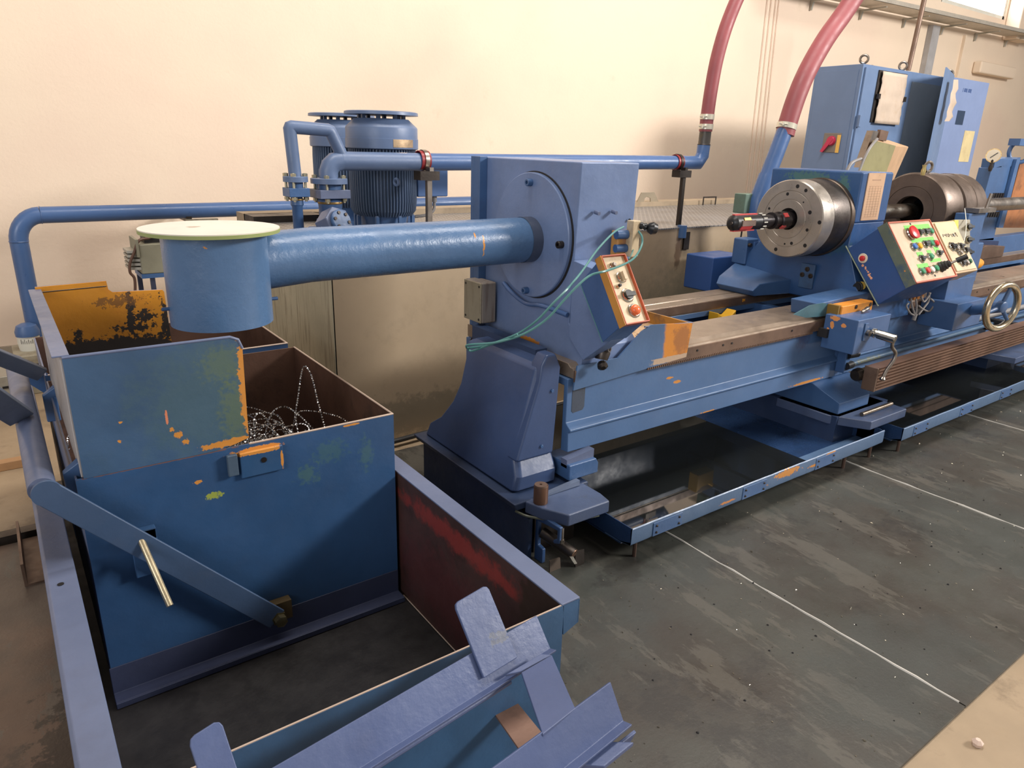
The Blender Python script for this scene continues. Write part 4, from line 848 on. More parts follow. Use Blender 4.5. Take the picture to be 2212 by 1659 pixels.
# ================================================================== HOSES
def hose(pts, r, lbl, name='coolant_hose'):
    t = thing(name, pts[0], lbl, 'hose')
    MB().tube(pts, r, 28, sub=8).build('hose_body', hosem, t)
    return t
hx = V((ex.x+.052, PY, 1.84))
h1 = hose([hx, hx+V((.0, 0, .08)), at(1535, 200, y=PY), at(1548, 130, y=PY), at(1566, 65, y=PY), at(1587, 10, y=PY), at(1604, -25, y=PY), at(1650, -110, y=PY), at(1730, -220, y=PY)], .050, 'dark red coolant hose rising from the pipe elbow in the middle of the wall')
zinc = mat('zinc_clamp', (226, 220, 200), .3, .45, var=.1, bump=None)
def band(t, p, d, R, nm='hose_clamp'):
    d = V(d).normalized(); b_ = MB().lathe(V(p)-d*.014, d, [(-.005, R), (-.005, R+.003), (.033, R+.003), (.033, R)], 32, caps=False)
    u = (V((-1, -.3, 0)) - d*V((-1, -.3, 0)).dot(d)).normalized(); q = V(p)+u*(R+.01); b_.cyl(q-d*.012, q+d*.012, .01, 10).cyl(q-u*.0+d.cross(u)*.03, q-d.cross(u)*.03, .006, 8)
    b_.build(nm, zinc, t)
band(h1, hx+V((0, 0, .105)), Z, .051); band(h1, hx+V((0, 0, .035)), Z, .051)
hy = 3.3
q0 = at(1697, 285, y=hy); q1 = at(1640, 440, y=hy); q2 = at(1632, 470, y=hy)
h2 = hose([at(1695, 292, y=hy), at(1703, 262, y=hy), at(1722, 205, y=hy), at(1746, 150, y=hy), at(1783, 85, y=hy), at(1822, 30, y=hy), at(1858, -25, y=hy), at(1900, -90, y=hy), at(1960, -180, y=hy)], .068, 'light red coolant hose rising behind the drill head in front of the cabinet')
band(h2, at(1699, 273, y=hy), at(1703, 262, y=hy)-at(1695, 292, y=hy), .069)
rp = thing('riser_pipe', (4.6, hy, .9), 'blue riser pipe leaning behind the drill head, feeding the light red hose', 'pipe')
MB().tube([at(1697, 278, y=hy), at(1660, 375, y=hy), at(1655, 392, y=hy)], .058, 24, smooth=False).build('upper_run', blue2, rp)
MB().tube([at(1658, 380, y=hy), at(1638, 432, y=hy), at(1632, 470, y=hy), at(1634, 540, y=hy)], .064, 24, smooth=False).build('lower_run', blue2, rp)
tag(MB().box(4.50, 4.66, 3.32, 3.42, 1.27, 1.41).build('green_box', mat('green_worn_box', (96, 118, 104), .5, dirt=.5, dirtcol=(90, 100, 84)), bev=.006), 'small worn green box on the tank edge beside the riser pipe', 'box')

# ================================================================== DRILL HEAD (second block)
h_m = mat('drill_head_paint', (48, 88, 142), .36, var=.10, bump=(26, .3), dirt=.1, dirtcol=(40, 60, 90), patches=[
    ((4.34, 2.75, 1.56), (.05, .14, .03), lin((88, 130, 90)), 1.4, .5, .3), ((4.34, 2.5, 1.5), (.05, .04, .08), lin((88, 130, 90)), 1.4, .5, .3), ((4.34, 2.6, 1.15), (.05, .2, .05), lin((70, 110, 90)), 1.2, .35, .3)])
dh = thing('drill_headstock', (4.5, 2.65, .80), 'massive blue drill head casting carrying the first steel chuck', 'machine head')
MB().box(4.34, 4.71, 2.38, 3.02, 1.30, 1.605).build('upper_block', h_m, dh, bev=.012)
MB().loft([[(4.34, 2.385, 1.30), (4.71, 2.385, 1.30), (4.71, 3.0, 1.30), (4.34, 3.0, 1.30)], [(4.34, 2.39, 1.16), (4.71, 2.39, 1.16), (4.71, 3.0, 1.16), (4.34, 3.0, 1.16)],
           [(4.30, 2.25, .88), (4.85, 2.25, .88), (4.85, 3.2, .90), (4.30, 3.2, .90)], [(4.30, 2.25, .80), (4.85, 2.25, .80), (4.85, 3.2, .80), (4.30, 3.2, .80)]]).build('saddle_casting', h_m, dh, bev=.008, ang=15)
plm = mat('enamel_nameplate', (222, 184, 150), .35, .35, var=.05, bump=(120, .1))
np_ = MB().box(4.40, 4.60, 2.374, 2.379, 1.315, 1.60).build('nameplate', plm, dh)
mb = MB()
for i in range(13): mb.box(4.425, 4.575, 2.3732, 2.3738, 1.335+i*.0155, 1.3365+i*.0155)
for i in range(5): mb.box(4.435+i*.033, 4.436+i*.033, 2.3732, 2.3738, 1.335, 1.52)
mb.box(4.45, 4.55, 2.3732, 2.3738, 1.555, 1.562).build('engraved_table', mat('engraving', (170, 136, 110), .5, bump=None), np_)
sq = MB().box(4.285, 4.30, 2.56, 2.66, .86, 1.02).build('bolt_plate', mat('bolt_plate_paint', (60, 96, 140), .4, dirt=.3), dh, bev=.004)
for y_, z_ in ((2.61, .985), (2.64, .945), (2.58, .945)): capscrew(sq, (4.286, y_, z_), -X, .016, .006, darksteel)
for q, r_, m_ in ((at(1837, 594, x=4.33), .018, blue), (at(1853, 620, x=4.32), .028, black)):
    MB().lathe(q, -X, [(0, r_*1.25), (.006, r_*1.2), (.008, r_), (.014, r_*.9), (.014, r_*.4)], 24).build('sight_glass', m_, dh)
MB().cyl(at(1862, 617, x=4.33), at(1862, 617, x=4.33)-X*.003, .026, 12).build('yellow_chip', mat('yellow_worn', (190, 160, 70), .6, dirt=.6), dh)
# way covers (front + rear)
MB().loft([[(3.97, 2.78, .84), (4.0, 2.78, .80), (4.0, 3.06, .80), (3.97, 3.08, .84)], [(4.04, 2.78, .88), (4.04, 2.78, .80), (4.04, 3.08, .80), (4.02, 3.10, .885)], [(4.33, 2.72, .90), (4.33, 2.72, .80), (4.33, 3.2, .80), (4.33, 3.2, .95)]]).build('rear_way_cover', blue, dh, bev=.006)
MB().prism([(3.55, .848), (3.70, .885), (3.84, .885), (3.92, .86), (3.92, .80), (3.68, .815)], 'y', 2.20, 2.206).build('wiper_plate', mat('wiper_green', (70, 112, 124), .4, chips=.06, dirt=.2), dh)
MB().prism([(3.78, .885), (4.34, .90), (4.34, .80), (3.80, .80)], 'y', 2.206, 2.38).build('front_way_cover', blue, dh, bev=.006)
owm = mat('orange_wiper', (220, 140, 44), .45, var=.1, dirt=.35, dirtcol=(120, 110, 50))
MB().box(3.90, 4.24, 2.12, 2.2, .785, .872).build('orange_gib', owm, dh, bev=.005)
for x_, z_ in ((3.98, .805), (4.05, .855), (4.21, .852)): MB().cyl((x_, 2.121, z_), (x_, 2.116, z_), .012, 14).build('bolt_hole', darksteel, dh)
MB().box(3.88, 3.91, 2.13, 2.2, .74, .875).build('wiper', mat('felt_brass', (130, 100, 40), .6), dh)
MB().box(4.16, 4.86, 2.185, 2.25, .70, .82).build('front_gib', h_m, dh, bev=.004)
MB().box(3.82, 3.90, 2.14, 2.2, .69, .74).build('pinion', rubber, dh)
# apron box with crank
ap = thing('crank_box', (3.85, 2.1, .62), 'blue apron gearbox with bright crank handle below the orange gib', 'gearbox')
apm = mat('apron_paint', (64, 98, 148), .38, var=.08, bump=(26, .2), patches=[((3.835, 2.12, .81), (.02, .03, .014), lin((224, 150, 90)), .9), ((3.835, 2.13, .77), (.02, .012, .02), lin((224, 150, 90)), .9), ((3.835, 2.06, .78), (.02, .016, .012), lin((224, 150, 90)), .9), ((3.835, 2.15, .74), (.02, .008, .01), lin((224, 150, 90)), .9)])
A0 = at(1845, 693, y=1.98)
MB().box(3.84, 4.20, 1.98, 2.18, .625, .825).build('housing', apm, ap, bev=.005)
pl_ = MB().prism([(3.915, .70), (3.95, .69), (3.95, .80), (3.915, .80)], 'y', 1.973, 1.98).build('cover_plate', blue, ap, bev=.002); MB().cyl((3.945, 1.978, .745), (3.945, 1.955, .745), .017, 18).build('plunger', steel, pl_)
ck = at(1884, 718, y=1.97); ckx = V((.18, -1, -.12)).normalized()
MB().lathe(ck, ckx, [(0, .026), (.018, .028), (.02, .022), (.03, .022), (.032, .026), (.125, .026), (.13, .022)], 28).build('crank_hub', bright, ap)
ce = ck+ckx*.118
MB().tube([ce+V((0, 0, -.015)), ce+V((.005, 0, -.05)), ce+V((.035, -.01, -.085)), ce+V((.03, -.01, -.13)), ce+V((-.01, 0, -.19)), ce+V((-.03, 0, -.225))], .010, 12).build('crank_arm', steel, ap)
MB().lathe(ce+V((-.03, 0, -.222)), V((-.3, 0, -1)), [(0, .012), (.012, .018), (.02, .014)], 14).build('crank_end', steel, ap)
MB().lathe((4.03, 2.07, .836), V((1, .15, .12)), [(0, .004), (.01, .009), (.03, .011), (.045, .007), (.06, .011), (.085, .013), (.105, .008), (.108, .003)], 16).build('clamp_lever', steel, ap)
# chuck
chk = thing('drill_chuck', (4.1, 2.62, 1.315), 'large round steel chuck with bolt holes on the drill head, tool passing through it', 'chuck')
chm = mat('machined_chuck', (176, 168, 158), .34, .7, var=.10, bump=(200, .05), dirt=.25, dirtcol=(110, 96, 84))
cc = V((0, 2.625, 1.315))
MB().lathe(cc+X*4.125, -X, [(0, .225), (0, .235), (.115, .235), (.122, .229), (.122, .172), (.119, .170), (.119, .167), (.122, .165), (.122, .12), (.120, .118), (.122, .116), (.122, .066), (.06, .062)], 96, caps=False).build('front_body', chm, chk)
MB().lathe(cc+X*4.30, -X, [(0, .06), (0, .238), (.15, .238), (.17, .234), (.175, .225), (.175, .06)], 72, caps=False).build('rear_body', darksteel, chk)
MB().lathe(cc+X*4.34, -X, [(0, .245), (.035, .245), (.04, .24)], 72).build('back_flange', mat('back_flange_steel', (96, 84, 74), .4, .8), chk)
MB().lathe(cc+X*4.06, -X, [(0, .0), (0, .061), (.01, .061)], 32).build('bore', black, chk)
for a, rr, r_ in ((80, .20, .012), (62, .20, .011), (100, .15, .010), (20, .152, .012), (160, .15, .008), (-20, .152, .010), (-70, .152, .010), (-105, .20, .012), (-45, .205, .012), (200, .15, .008), (-88, .152, .006), (50, .14, .005), (0, .215, .012)):
    y_ = cc.y+rr*math.cos(math.radians(180-a)); z_ = cc.z+rr*math.sin(math.radians(a))
    MB().cyl((4.0025, cc.y-rr*math.cos(math.radians(a)), z_), (4.006, cc.y-rr*math.cos(math.radians(a)), z_), r_, 16).build('bolt_hole', black, chk)
# drill tool
tl = thing('drill_tool', (3.7, 2.625, 1.30), 'black drilling tool head with red guide pads sticking out of the chuck', 'tool')
tc_ = V((0, 2.625, 1.31)); tm = mat('tool_black', (48, 44, 46), .32, .6, var=.2, bump=None)
redpad = mat('red_pad', (196, 72, 72), .35, bump=None)
MB().lathe(tc_+X*4.06, -X, [(0, .052), (.16, .052), (.165, .044), (.21, .044), (.212, .05), (.23, .05), (.232, .038), (.32, .038), (.322, .046), (.36, .046), (.362, .037), (.37, .037)], 36).build('shank', tm, tl)
MB().lathe(tc_+X*3.70, -X, [(0, .036), (.002, .044), (.23, .044), (.245, .030), (.25, .02)], 36).build('cutter_head', black, tl)
for a in range(0, 360, 30):
    r_ = math.radians(a); p = tc_+X*3.705+V((0, math.cos(r_), math.sin(r_)))*.0465
    MB().box(p.x-.0, p.x+.03, p.y-.003, p.y+.003, p.z-.003, p.z+.003).build('ring_slot', whitep, tl)
def padbox(a, x0, x1, w_, m_, nm, R_=.044):
    r_ = math.radians(a); n = V((0, math.cos(r_), math.sin(r_))); t_ = X.cross(n); o = tc_+n*R_
    mb = MB(); fbox(mb, V((0, o.y, o.z)), X, t_, n, x0, x1, -w_, w_, -.004, .005); mb.build(nm, m_, tl)
padbox(90, 3.47, 3.68, .010, redpad, 'red_pad'); padbox(215, 3.50, 3.60, .011, redpad, 'red_pad'); padbox(270, 3.47, 3.66, .014, redpad, 'red_pad')
padbox(180, 3.50, 3.62, .016, mat('beige_pad', (140, 120, 110), .3, .5), 'steel_pad'); padbox(150, 3.52, 3.58, .008, mat('brass_insert', (210, 160, 90), .3, .8), 'cutting_insert')
padbox(140, 3.90, 3.94, .014, redpad, 'red_mark', .052); padbox(225, 3.89, 3.93, .012, redpad, 'red_mark', .052)
MB().cyl(tc_+X*3.455+V((0, -.01, 0)), tc_+X*3.440+V((0, -.01, 0)), .010, 14).build('centre_screw', darksteel, tl)

# ---------- large operator console
cn = thing('operator_console', (4.55, 2.15, .84), 'large blue slanted operator console with red mushroom button and rows of knobs on lime tape', 'control panel')
cx0, cx1 = 4.28, 4.80
P4 = [(2.36, 1.15), (2.11, .845), (1.925, 1.0), (2.16, 1.325)]
cnm = mat('console_paint', (44, 80, 140), .38, var=.08, bump=(26, .2))
MB().prism(P4, 'x', cx0, cx1).build('housing', cnm, cn, bev=.005)
MB().tube([(cx0-.002, 2.375, 1.165), (cx0-.002, 2.105, .838)], .004, 6).build('seam', YG and mat('seam_chipped', (130, 140, 120), .5, chips=.2), cn)
At, Bt = V((cx0, 2.16, 1.325)), V((cx0, 1.925, 1.0)); s2 = (Bt-At).normalized(); n2 = X.cross(s2).normalized(); n2 = n2 if n2.y < 0 else -n2; L2 = (Bt-At).length; W2 = cx1-cx0
mb = MB()
for q in ((0, .01, 0, L2), (W2-.01, W2, 0, L2), (0, W2, 0, .01), (0, W2, L2-.01, L2)): fbox(mb, At, X, s2, n2, q[0], q[1], q[2], q[3], -.01, .016)
mb.build('panel_lip', lipm, cn, bev=.002)
mb = MB(); fbox(mb, At, X, s2, n2, -.004, .001, 0, L2, -.05, .012); mb.build('worn_edge', mat('worn_green_edge', (100, 110, 96), .5, chips=.10, dirt=.9, dirtcol=(56, 84, 110), var=.2), cn)
mb = MB(); fbox(mb, At, X, s2, n2, .01, W2-.01, .01, L2-.01, 0, .010); mb.build('control_plate', mat('console_plate', (192, 170, 142), .4, var=.08, dirt=.3, dirtcol=(160, 130, 96), streak=.15), cn)
def tape(a0, a1, b0, b1):
    mb = MB(); fbox(mb, At, X, s2, n2, a0, a1, b0, b1, .010, .0115); mb.build('lime_tape', lime, cn)
tape(.17, .48, .03, .065); tape(.18, .46, .12, .145); tape(.155, .205, .15, .19); tape(.17, .24, .21, .25); tape(.30, .35, .205, .235); tape(.40, .46, .19, .23); tape(.11, .24, .285, .32); tape(.29, .42, .265, .285)
kk_ = .010
K = lambda a, b_, k_, col, r=.022: knob(cn, At, X, s2, n2, a, b_, k_, col, r, kk_)
K(.20, .09, 'mush', red, .034); K(.31, .085, 'sel', black); K(.385, .085, 'sel', black); K(.45, .085, 'button', green)
K(.16, .175, 'button', bluep); K(.225, .175, 'button', yellowp); K(.315, .165, 'sel', black); K(.38, .165, 'button', green); K(.44, .170, 'button', red)
K(.19, .255, 'sel', black); K(.30, .25, 'button', green); K(.425, .235, 'sel', black, .020)
K(.12, .335, 'button', green); K(.18, .335, 'button', red); K(.235, .335, 'button', whitep); K(.295, .33, 'button', green)
jp = fr(At, X, s2, n2, .37, .325, .01)
js = MB().lathe(jp, n2+X*.35, [(0, .034), (.012, .030), (.018, .032), (.026, .026), (.034, .028), (.042, .021), (.05, .022), (.06, .014)], 20).build('joystick_boot', rubber, cn)
jd_ = (n2+X*.5).normalized(); MB().cyl(jp+jd_*.05, jp+jd_*.09, .007, 10).build('joystick_stem', steel, js); MB().cyl(jp+jd_*.09, jp+jd_*.15, .016, 16).build('joystick_grip', black, js)
for a, b_ in ((.26, .022), (.26, L2-.03), (.36, .245)): MB().cyl(fr(At, X, s2, n2, a, b_, .0095), fr(At, X, s2, n2, a, b_, .012), .007, 12).build('panel_screw', black, cn)
sp_ = at(1864, 558, x=cx0); mb = MB().lathe(sp_, -X, [(0, .030), (.003, .028)], 24); wr = mb.build('white_ring', mat('white_worn_ring', (220, 206, 180), .5, dirt=.3, patches=[]), cn); MB().lathe(sp_-X*.003, -X, [(0, .017), (.01, .016), (.012, .013)], 24).build('stop_button', red, wr)
mb = MB()
for i in range(9):
    p = at(1866+i*2.2, 574+i*3.4, x=cx0)+V((0, random.uniform(-.008, .008), 0)); mb.lathe(p, -X, [(0, random.uniform(.004, .009)), (.0012, .004)], 7)
mb.build('paint_flakes', mat('flake_peach', (224, 160, 124), .5), cn)
cbm = MB(); g = at(1966, 640, y=2.12)
cables = thing('console_cables', g, 'bundle of grey cables with brass glands hanging under the large console', 'cable')
for i, (u, v) in enumerate(((1968, 640), (1976, 638), (1984, 636), (1993, 634))):
    p = at(u, v, y=2.12); MB().lathe(p+Z*.02, -Z, [(0, .014), (.02, .014), (.024, .010), (.05, .011)], 14).build('gland', mat('brass_gland', (176, 120, 70), .4, .7) if 'brass_gland' not in MATS else MATS['brass_gland'], cables)
for pts in ([(1968, 645), (1970, 660), (1976, 680), (1977, 690)], [(1978, 645), (1980, 660), (1978, 682), (1974, 690)], [(2008, 632), (2006, 650), (1998, 662), (1984, 680)], [(1962, 655), (1958, 662), (1966, 676), (1974, 681)], [(2010, 645), (2018, 655), (2008, 672), (1994, 668), (1984, 660)], [(1990, 640), (1996, 652), (2006, 640), (2010, 632)]):
    px_tube([(u, v, 2.11) for u, v in pts], .006, 'cable', cableg, cables)
MB().cyl(at(1978, 678, y=2.11), at(1973, 692, y=2.11), .013, 12).build('cable_end', cableg, cables)
# ---------- beige side box
bx = thing('side_panel_box', (4.98, 2.12, .9), 'beige dirty switch box with handwriting right of the large console', 'control panel')
x0, x1 = 4.805, 5.12
Ab, Bb = V((x0, 2.14, 1.315)), V((x0, 1.93, 1.02)); s3 = (Bb-Ab).normalized(); n3 = X.cross(s3).normalized(); n3 = n3 if n3.y < 0 else -n3; L3 = (Bb-Ab).length; W3 = x1-x0
mb = MB(); fbox(mb, Ab, X, s3, n3, 0, W3, 0, L3, -.14, 0); mb.build('housing', mat('beige_box', (200, 172, 134), .45, var=.08, dirt=.5, dirtcol=(140, 100, 70)), bx, bev=.006)
mb = MB(); fbox(mb, Ab, X, s3, n3, .02, W3-.02, .012, L3-.012, 0, .008); mb.build('front_plate', mat('beige_plate', (206, 182, 146), .45, var=.1, dirt=.6, dirtcol=(150, 112, 80)), bx, bev=.003)
mk = MB(); rr_ = random.Random(3)
for i in range(11):
    a = .05+i*.018; q = [fr(Ab, X, s3, n3, a+rr_.uniform(-.006, .01), .105+rr_.uniform(-.012, .012), .009) for _ in range(4)]; mk.tube(q, .0016, 5, sub=4)
mk.build('handwriting', black, bx)
for a, b_, k_, r_ in ((.09, .185, 'sel', .026), (.13, .20, 'button', .020), (.20, .19, 'sel', .022), (.245, .22, 'sel', .020), (.15, .235, 'button', .016), (.12, .30, 'sel', .022), (.17, .305, 'button', .018)): knob(bx, Ab, X, s3, n3, a, b_, k_, black if k_ == 'sel' else steel, r_, .008)
knob(bx, Ab, X, s3, n3, .215, .30, 'button', mat('dark_green', (30, 84, 50), .3), .017, .008)
# ---------- steady rest (second chuck)
st = thing('steady_rest', (5.7, 2.62, .80), 'second dark round steel ring rest with lifting eye around the work tube', 'steady rest')
sc_ = V((0, 2.62, 1.325)); ring_m = mat('dark_cast_ring', (104, 90, 80), .42, .6, var=.15, bump=(80, .15), dirt=.3, dirtcol=(70, 58, 50))
MB().lathe(sc_+X*5.76, -X, [(0, .10), (0, .25), (.02, .27), (.24, .27), (.262, .258), (.265, .175), (.262, .172), (.265, .17), (.265, .105), (.22, .10)], 96, caps=False).build('front_ring', ring_m, st)
MB().lathe(sc_+X*6.18, -X, [(0, .08), (0, .235), (.03, .262), (.20, .265), (.202, .261), (.375, .261), (.38, .235), (.41, .23)], 96, caps=False).build('rear_ring', ring_m, st)
MB().lathe(sc_+X*5.75, -X, [(0, .0), (0, .10), (.01, .10)], 40).build('bore', black, st)
MB().torus((5.62, 2.60, 1.635), V((.3, 1, 0)), .034, .010, 28, 10).cyl((5.62, 2.60, 1.58), (5.62, 2.60, 1.605), .018, 14).build('lifting_eye', steel, st)
MB().lathe((5.34, 2.50, 1.58), Z, [(0, .012), (.03, .016), (.05, .010), (.07, .014)], 10).build('grease_fitting', mat('grease_fit', (190, 170, 110), .4, .6), st)
MB().box(5.52, 6.1, 2.30, 2.95, .80, 1.10).build('saddle', blue, st, bev=.01)
MB().box(5.55, 5.82, 2.23, 2.32, 1.0, 1.335).build('post', blue, st, bev=.004)
MB().box(5.62, 5.90, 2.20, 2.30, 1.34, 1.37).cyl((5.80, 2.23, 1.36), (5.81, 2.22, 1.47), .012, 10).build('clamp', steel, st)
pd = thing('pendant_box', (5.5, 2.2, 1.0), 'narrow grey pendant box with yellow side and three black switches', 'control box')
mb = MB(); pu, pvv, pnn = V((.92, -.38, 0)).normalized(), V((-.1, -.25, -1)).normalized(), None
pnn = pu.cross(pvv).normalized(); pnn = pnn if pnn.y < 0 else -pnn; po = at(2062, 474, y=2.2)
fbox(mb, po, pu, pvv, pnn, 0, .13, 0, .27, -.09, 0); mb.build('housing', greyp, pd, bev=.005)
mb = MB(); fbox(mb, po, pu, pvv, pnn, -.003, .03, .005, .2, -.05, .002); mb.build('yellow_side', mat('yellow_side', (214, 200, 60), .5, dirt=.3), pd)
for i in range(3): knob(pd, po, pu, pvv, pnn, .115, .05+i*.085, 'sel', black, .022)
tag(MB().cyl((4.72, 2.62, 1.325), (5.60, 2.62, 1.325), .052, 36).build('work_tube_stub', bright), 'bright steel tube between the drill head and the dark ring rest', 'tube')
tag(MB().cyl((6.15, 2.62, 1.335), (9.8, 2.62, 1.335), .055, 36).build('work_tube', steel), 'long grey steel work tube running off to the right of the ring rest', 'tube')
tag(px_tube([(2084, 450, 2.2), (2087, 480, 2.15), (2085, 510, 2.1), (2076, 545, 2.05), (2072, 560, 2.04)], .0025, 'thin_wire', whitep), 'thin white wire hanging over the pendant box to the beige switch box', 'wire')
# ---------- handwheel gearbox
wh = thing('handwheel_gearbox', (5.3, 2.05, .62), 'blue gearbox with chrome rimmed handwheel on the bed front', 'gearbox')
MB().box(5.02, 5.42, 1.96, 2.19, .62, .80).build('housing', apm, wh, bev=.005)
MB().box(5.10, 5.50, 2.08, 2.2, .78, .93).build('upper_bracket', blue, wh, bev=.004)
MB().box(4.90, 5.05, 2.15, 2.2, .70, .74).build('coupling', rubber, wh)
wc = at(2164, 663, y=1.76); wax = V((-.24, -1, -.02)).normalized()
MB().cyl((5.26, 1.965, .735), wc+wax*.0, .036, 24).build('hub_shaft', blue, wh)
rim = mat('worn_chrome', (200, 186, 160), .22, .95, var=.15, dirt=.5, dirtcol=(120, 96, 64))
w_ = MB().torus(wc, wax, .142, .022, 56, 12).build('wheel_rim', rim, wh)
for k_ in range(3):
    a = math.radians(90+k_*120); u = wax.orthogonal().normalized(); v = wax.cross(u); d = u*math.cos(a)+v*math.sin(a)
    MB().tube([wc-wax*.005, wc+d*.14], [.014, .011], 10, smooth=False).build('wheel_spoke', blue, wh)
MB().lathe(wc-wax*.02, wax, [(0, .038), (.035, .036), (.04, .028)], 24).build('wheel_hub', blue, wh)
# ---------- behind drill head: blue box, motor
tag(MB().box(4.13, 4.5, 3.25, 3.5, .73, .98).build('blue_cable_box', mat('box_blue', (48, 88, 158), .42, var=.08), bev=.01), 'blue rectangular terminal box behind the rear slideway, left of the drill head', 'box')
sm = thing('small_motor', (4.5, 3.35, .98), 'small blue ribbed motor behind the drill head', 'motor')
MB().box(4.29, 4.42, 3.10, 3.22, .94, 1.12).build('body', blue, sm, bev=.01)
for i in range(5): MB().box(4.36+i*.012, 4.365+i*.012, 3.085, 3.1, .96, 1.10).build('fin', blue2, sm)
MB().cyl((4.31, 3.10, 1.08), (4.31, 3.08, 1.08), .014, 14).build('cable_plug', darksteel, sm)
px_tube([(1630, 540, 3.2), (1640, 548, 3.18), (1628, 556, 3.2)], .012, 'motor_cable', cableg, sm)
tag(px_tube([(1603, 495, 3.4), (1600, 515, 3.4), (1596, 530, 3.4), (1590, 548, 3.4)], .006, 'black_cable', rubber), 'thin black cable hanging from the small green box', 'cable')
for i_ in range(2): tag(px_tube([(1612, 556-8*i_, 3.4), (1635, 552-6*i_, 3.3), (1650, 548-4*i_, 3.2)], .02, 'grey_hose', cableg), 'grey hose running from the blue terminal box to the drill head, %s one' % ('lower' if i_ == 0 else 'upper'), 'hose', 'grey hoses behind the drill head')

# ================================================================== CABINET
cbm_ = mat('cabinet_paint', (98, 124, 164), .42, var=.05, bump=(60, .05)); cbl = mat('cabinet_door_lit_lavender', (118, 138, 182), .42, var=.04, bump=(60, .05))  # cabinet blue lightened to imitate haze in front of it
ca = thing('electrical_cabinet', (8.9, 4.6, 0), 'tall blue electrical cabinet with one open door and papers hung on it', 'cabinet')
CX0, CX1, CY, CT = 7.51, 10.40, 4.30, 2.59
MB().box(CX0, CX1, CY+.02, CY+.56, -.012, CT).build('carcass', cbm_, ca, bev=.006)
MB().box(CX0-.004, CX0, CY+.06, CY+.52, .1, CT-.05).build('side_panel', cbm_, ca, bev=.002)
MB().box(CX0+.03, CX0+1.0, CY-.0, CY+.02, .05, CT-.03).build('door', cbm_, ca, bev=.004)
MB().box(CX0+1.02, CX0+1.74, CY+.008, CY+.018, .05, CT-.1).build('dark_opening', mat('cabinet_inside', (104, 118, 134), .6, var=.04, bump=None), ca)
dA, dB = at(2044, 157, y=3.99), at(2062, 165, y=4.29); dA2, dB2 = at(2040, 157, y=3.99), at(2052, 165, y=4.29)
MB().loft([[(p.x, p.y, z) for p in (dA, dB, dB2, dA2)] for z in (.05, CT+.03)]).build('open_door', cbm_, ca, bev=.004)
MB().box(CX0+1.84, CX1, CY-.01, CY+.02, .05, CT+.01).build('door', cbl, ca, bev=.004)  # lighter copy of the cabinet blue, bright light painted into this door
MB().box(CX0+2.2, CX0+2.4, CY-.012, CY-.009, 2.09, 2.25).build('display_window', mat('dark_window', (24, 48, 76), .15, bump=None), ca)
mb = MB()
for i in range(7): mb.box(CX0+2.22+i*.036, CX0+2.245+i*.036, CY-.0115, CY-.0098, 2.46, 2.50) if i % 3 else mb.box(CX0+2.22+i*.036, CX0+2.228+i*.036, CY-.0115, CY-.0098, 2.455, 2.50)
mb.build('maker_mark', mat('dark_blue_mark', (36, 70, 130), .5), ca)
MB().box(CX0+2.5, CX0+2.78, CY-.013, CY-.0095, 1.66, 2.03).build('yellowed_plate', card, ca)
MB().box(CX0+.02, CX0+.06, CY-.03, CY, 1.98, 2.1).build('hinge', cbm_, ca, bev=.006)
for x_, y_ in ((CX0+.06, CY+.06), (CX0+.86, CY+.06), (CX0+1.0, CY+.5), (CX0+1.95, CY+.06), (CX0+2.7, CY+.5)):
    MB().torus((x_, y_, CT+.05), V((1, .5, 0)), .038, .012, 20, 8).build('lifting_eye', steel, ca)
sw_ = MB().box(CX0-.012, CX0, 4.43, 4.63, 1.72, 1.92).build('switch_plate', mat('switch_plate_worn', (120, 112, 104), .5, dirt=.4), ca, bev=.01)
MB().box(CX0-.014, CX0-.011, 4.43, 4.47, 1.72, 1.9).build('yellow_edge', mat('sw_yellow', (226, 180, 90), .5), sw_)
MB().lathe((CX0-.012, 4.53, 1.84), -X, [(0, .05), (.02, .048), (.03, .04)], 24).prism([(4.50, 1.85), (4.55, 1.87), (4.63, 1.73), (4.60, 1.72)], 'x', CX0-.045, CX0-.025).build('main_switch', mat('raspberry_red', (186, 44, 80), .35, bump=None), sw_)
pp = MB()
def sheet(x0, x1, y, z0, z1, nm, lbl, seed):
    r_ = random.Random(seed); g_ = 8; b_ = MB(); vs = []
    grid = [[V((x0+(x1-x0)*i/g_+(r_.uniform(-.012, .012) if i in (0, g_) else 0), y-.012-.012*noise.noise(V((i*.7+seed, j*.4, 1))), z1+(z0-z1)*j/14)) for i in range(g_+1)] for j in range(15)]
    ve = [[b_.b.verts.new(p) for p in row] for row in grid]
    for j in range(14):
        for i in range(g_): b_.b.faces.new((ve[j][i], ve[j][i+1], ve[j+1][i+1], ve[j+1][i]))
    o = b_.build(nm, paper, ang=90); md = o.modifiers.new('thickness', 'SOLIDIFY'); md.thickness = .003
    return tag(o, lbl, 'paper')
MB().box(7.78, 8.36, CY-.012, CY, 2.04, 2.55).build('paper_board', darksteel, ca)
sheet(7.82, 8.34, CY-.02, 2.03, 2.54, 'paper_sheet', 'large crumpled beige paper sheet hung on the left cabinet door', 4)
MB().box(7.79, 7.83, CY-.045, CY-.02, 2.27, 2.32).box(8.33, 8.37, CY-.045, CY-.02, 2.27, 2.32).build('paper_clip', darksteel, ca)
pf = tag(MB().loft([[at(2060-2.1*i+w_, 172+10*i, y=4.02), at(2068-1.9*i+w_*2, 172+10*i, y=4.02), at(2070-1.9*i+w_*2, 172+10*i, y=4.08), at(2062-2.1*i+w_, 172+10*i, y=4.08)] for i, w_ in enumerate((0, 1, 2, 0, 1, 3, 1, 0, 2, -1))]).build('hanging_papers', paper), 'bundle of pale papers hanging on the inside of the open cabinet door', 'paper')
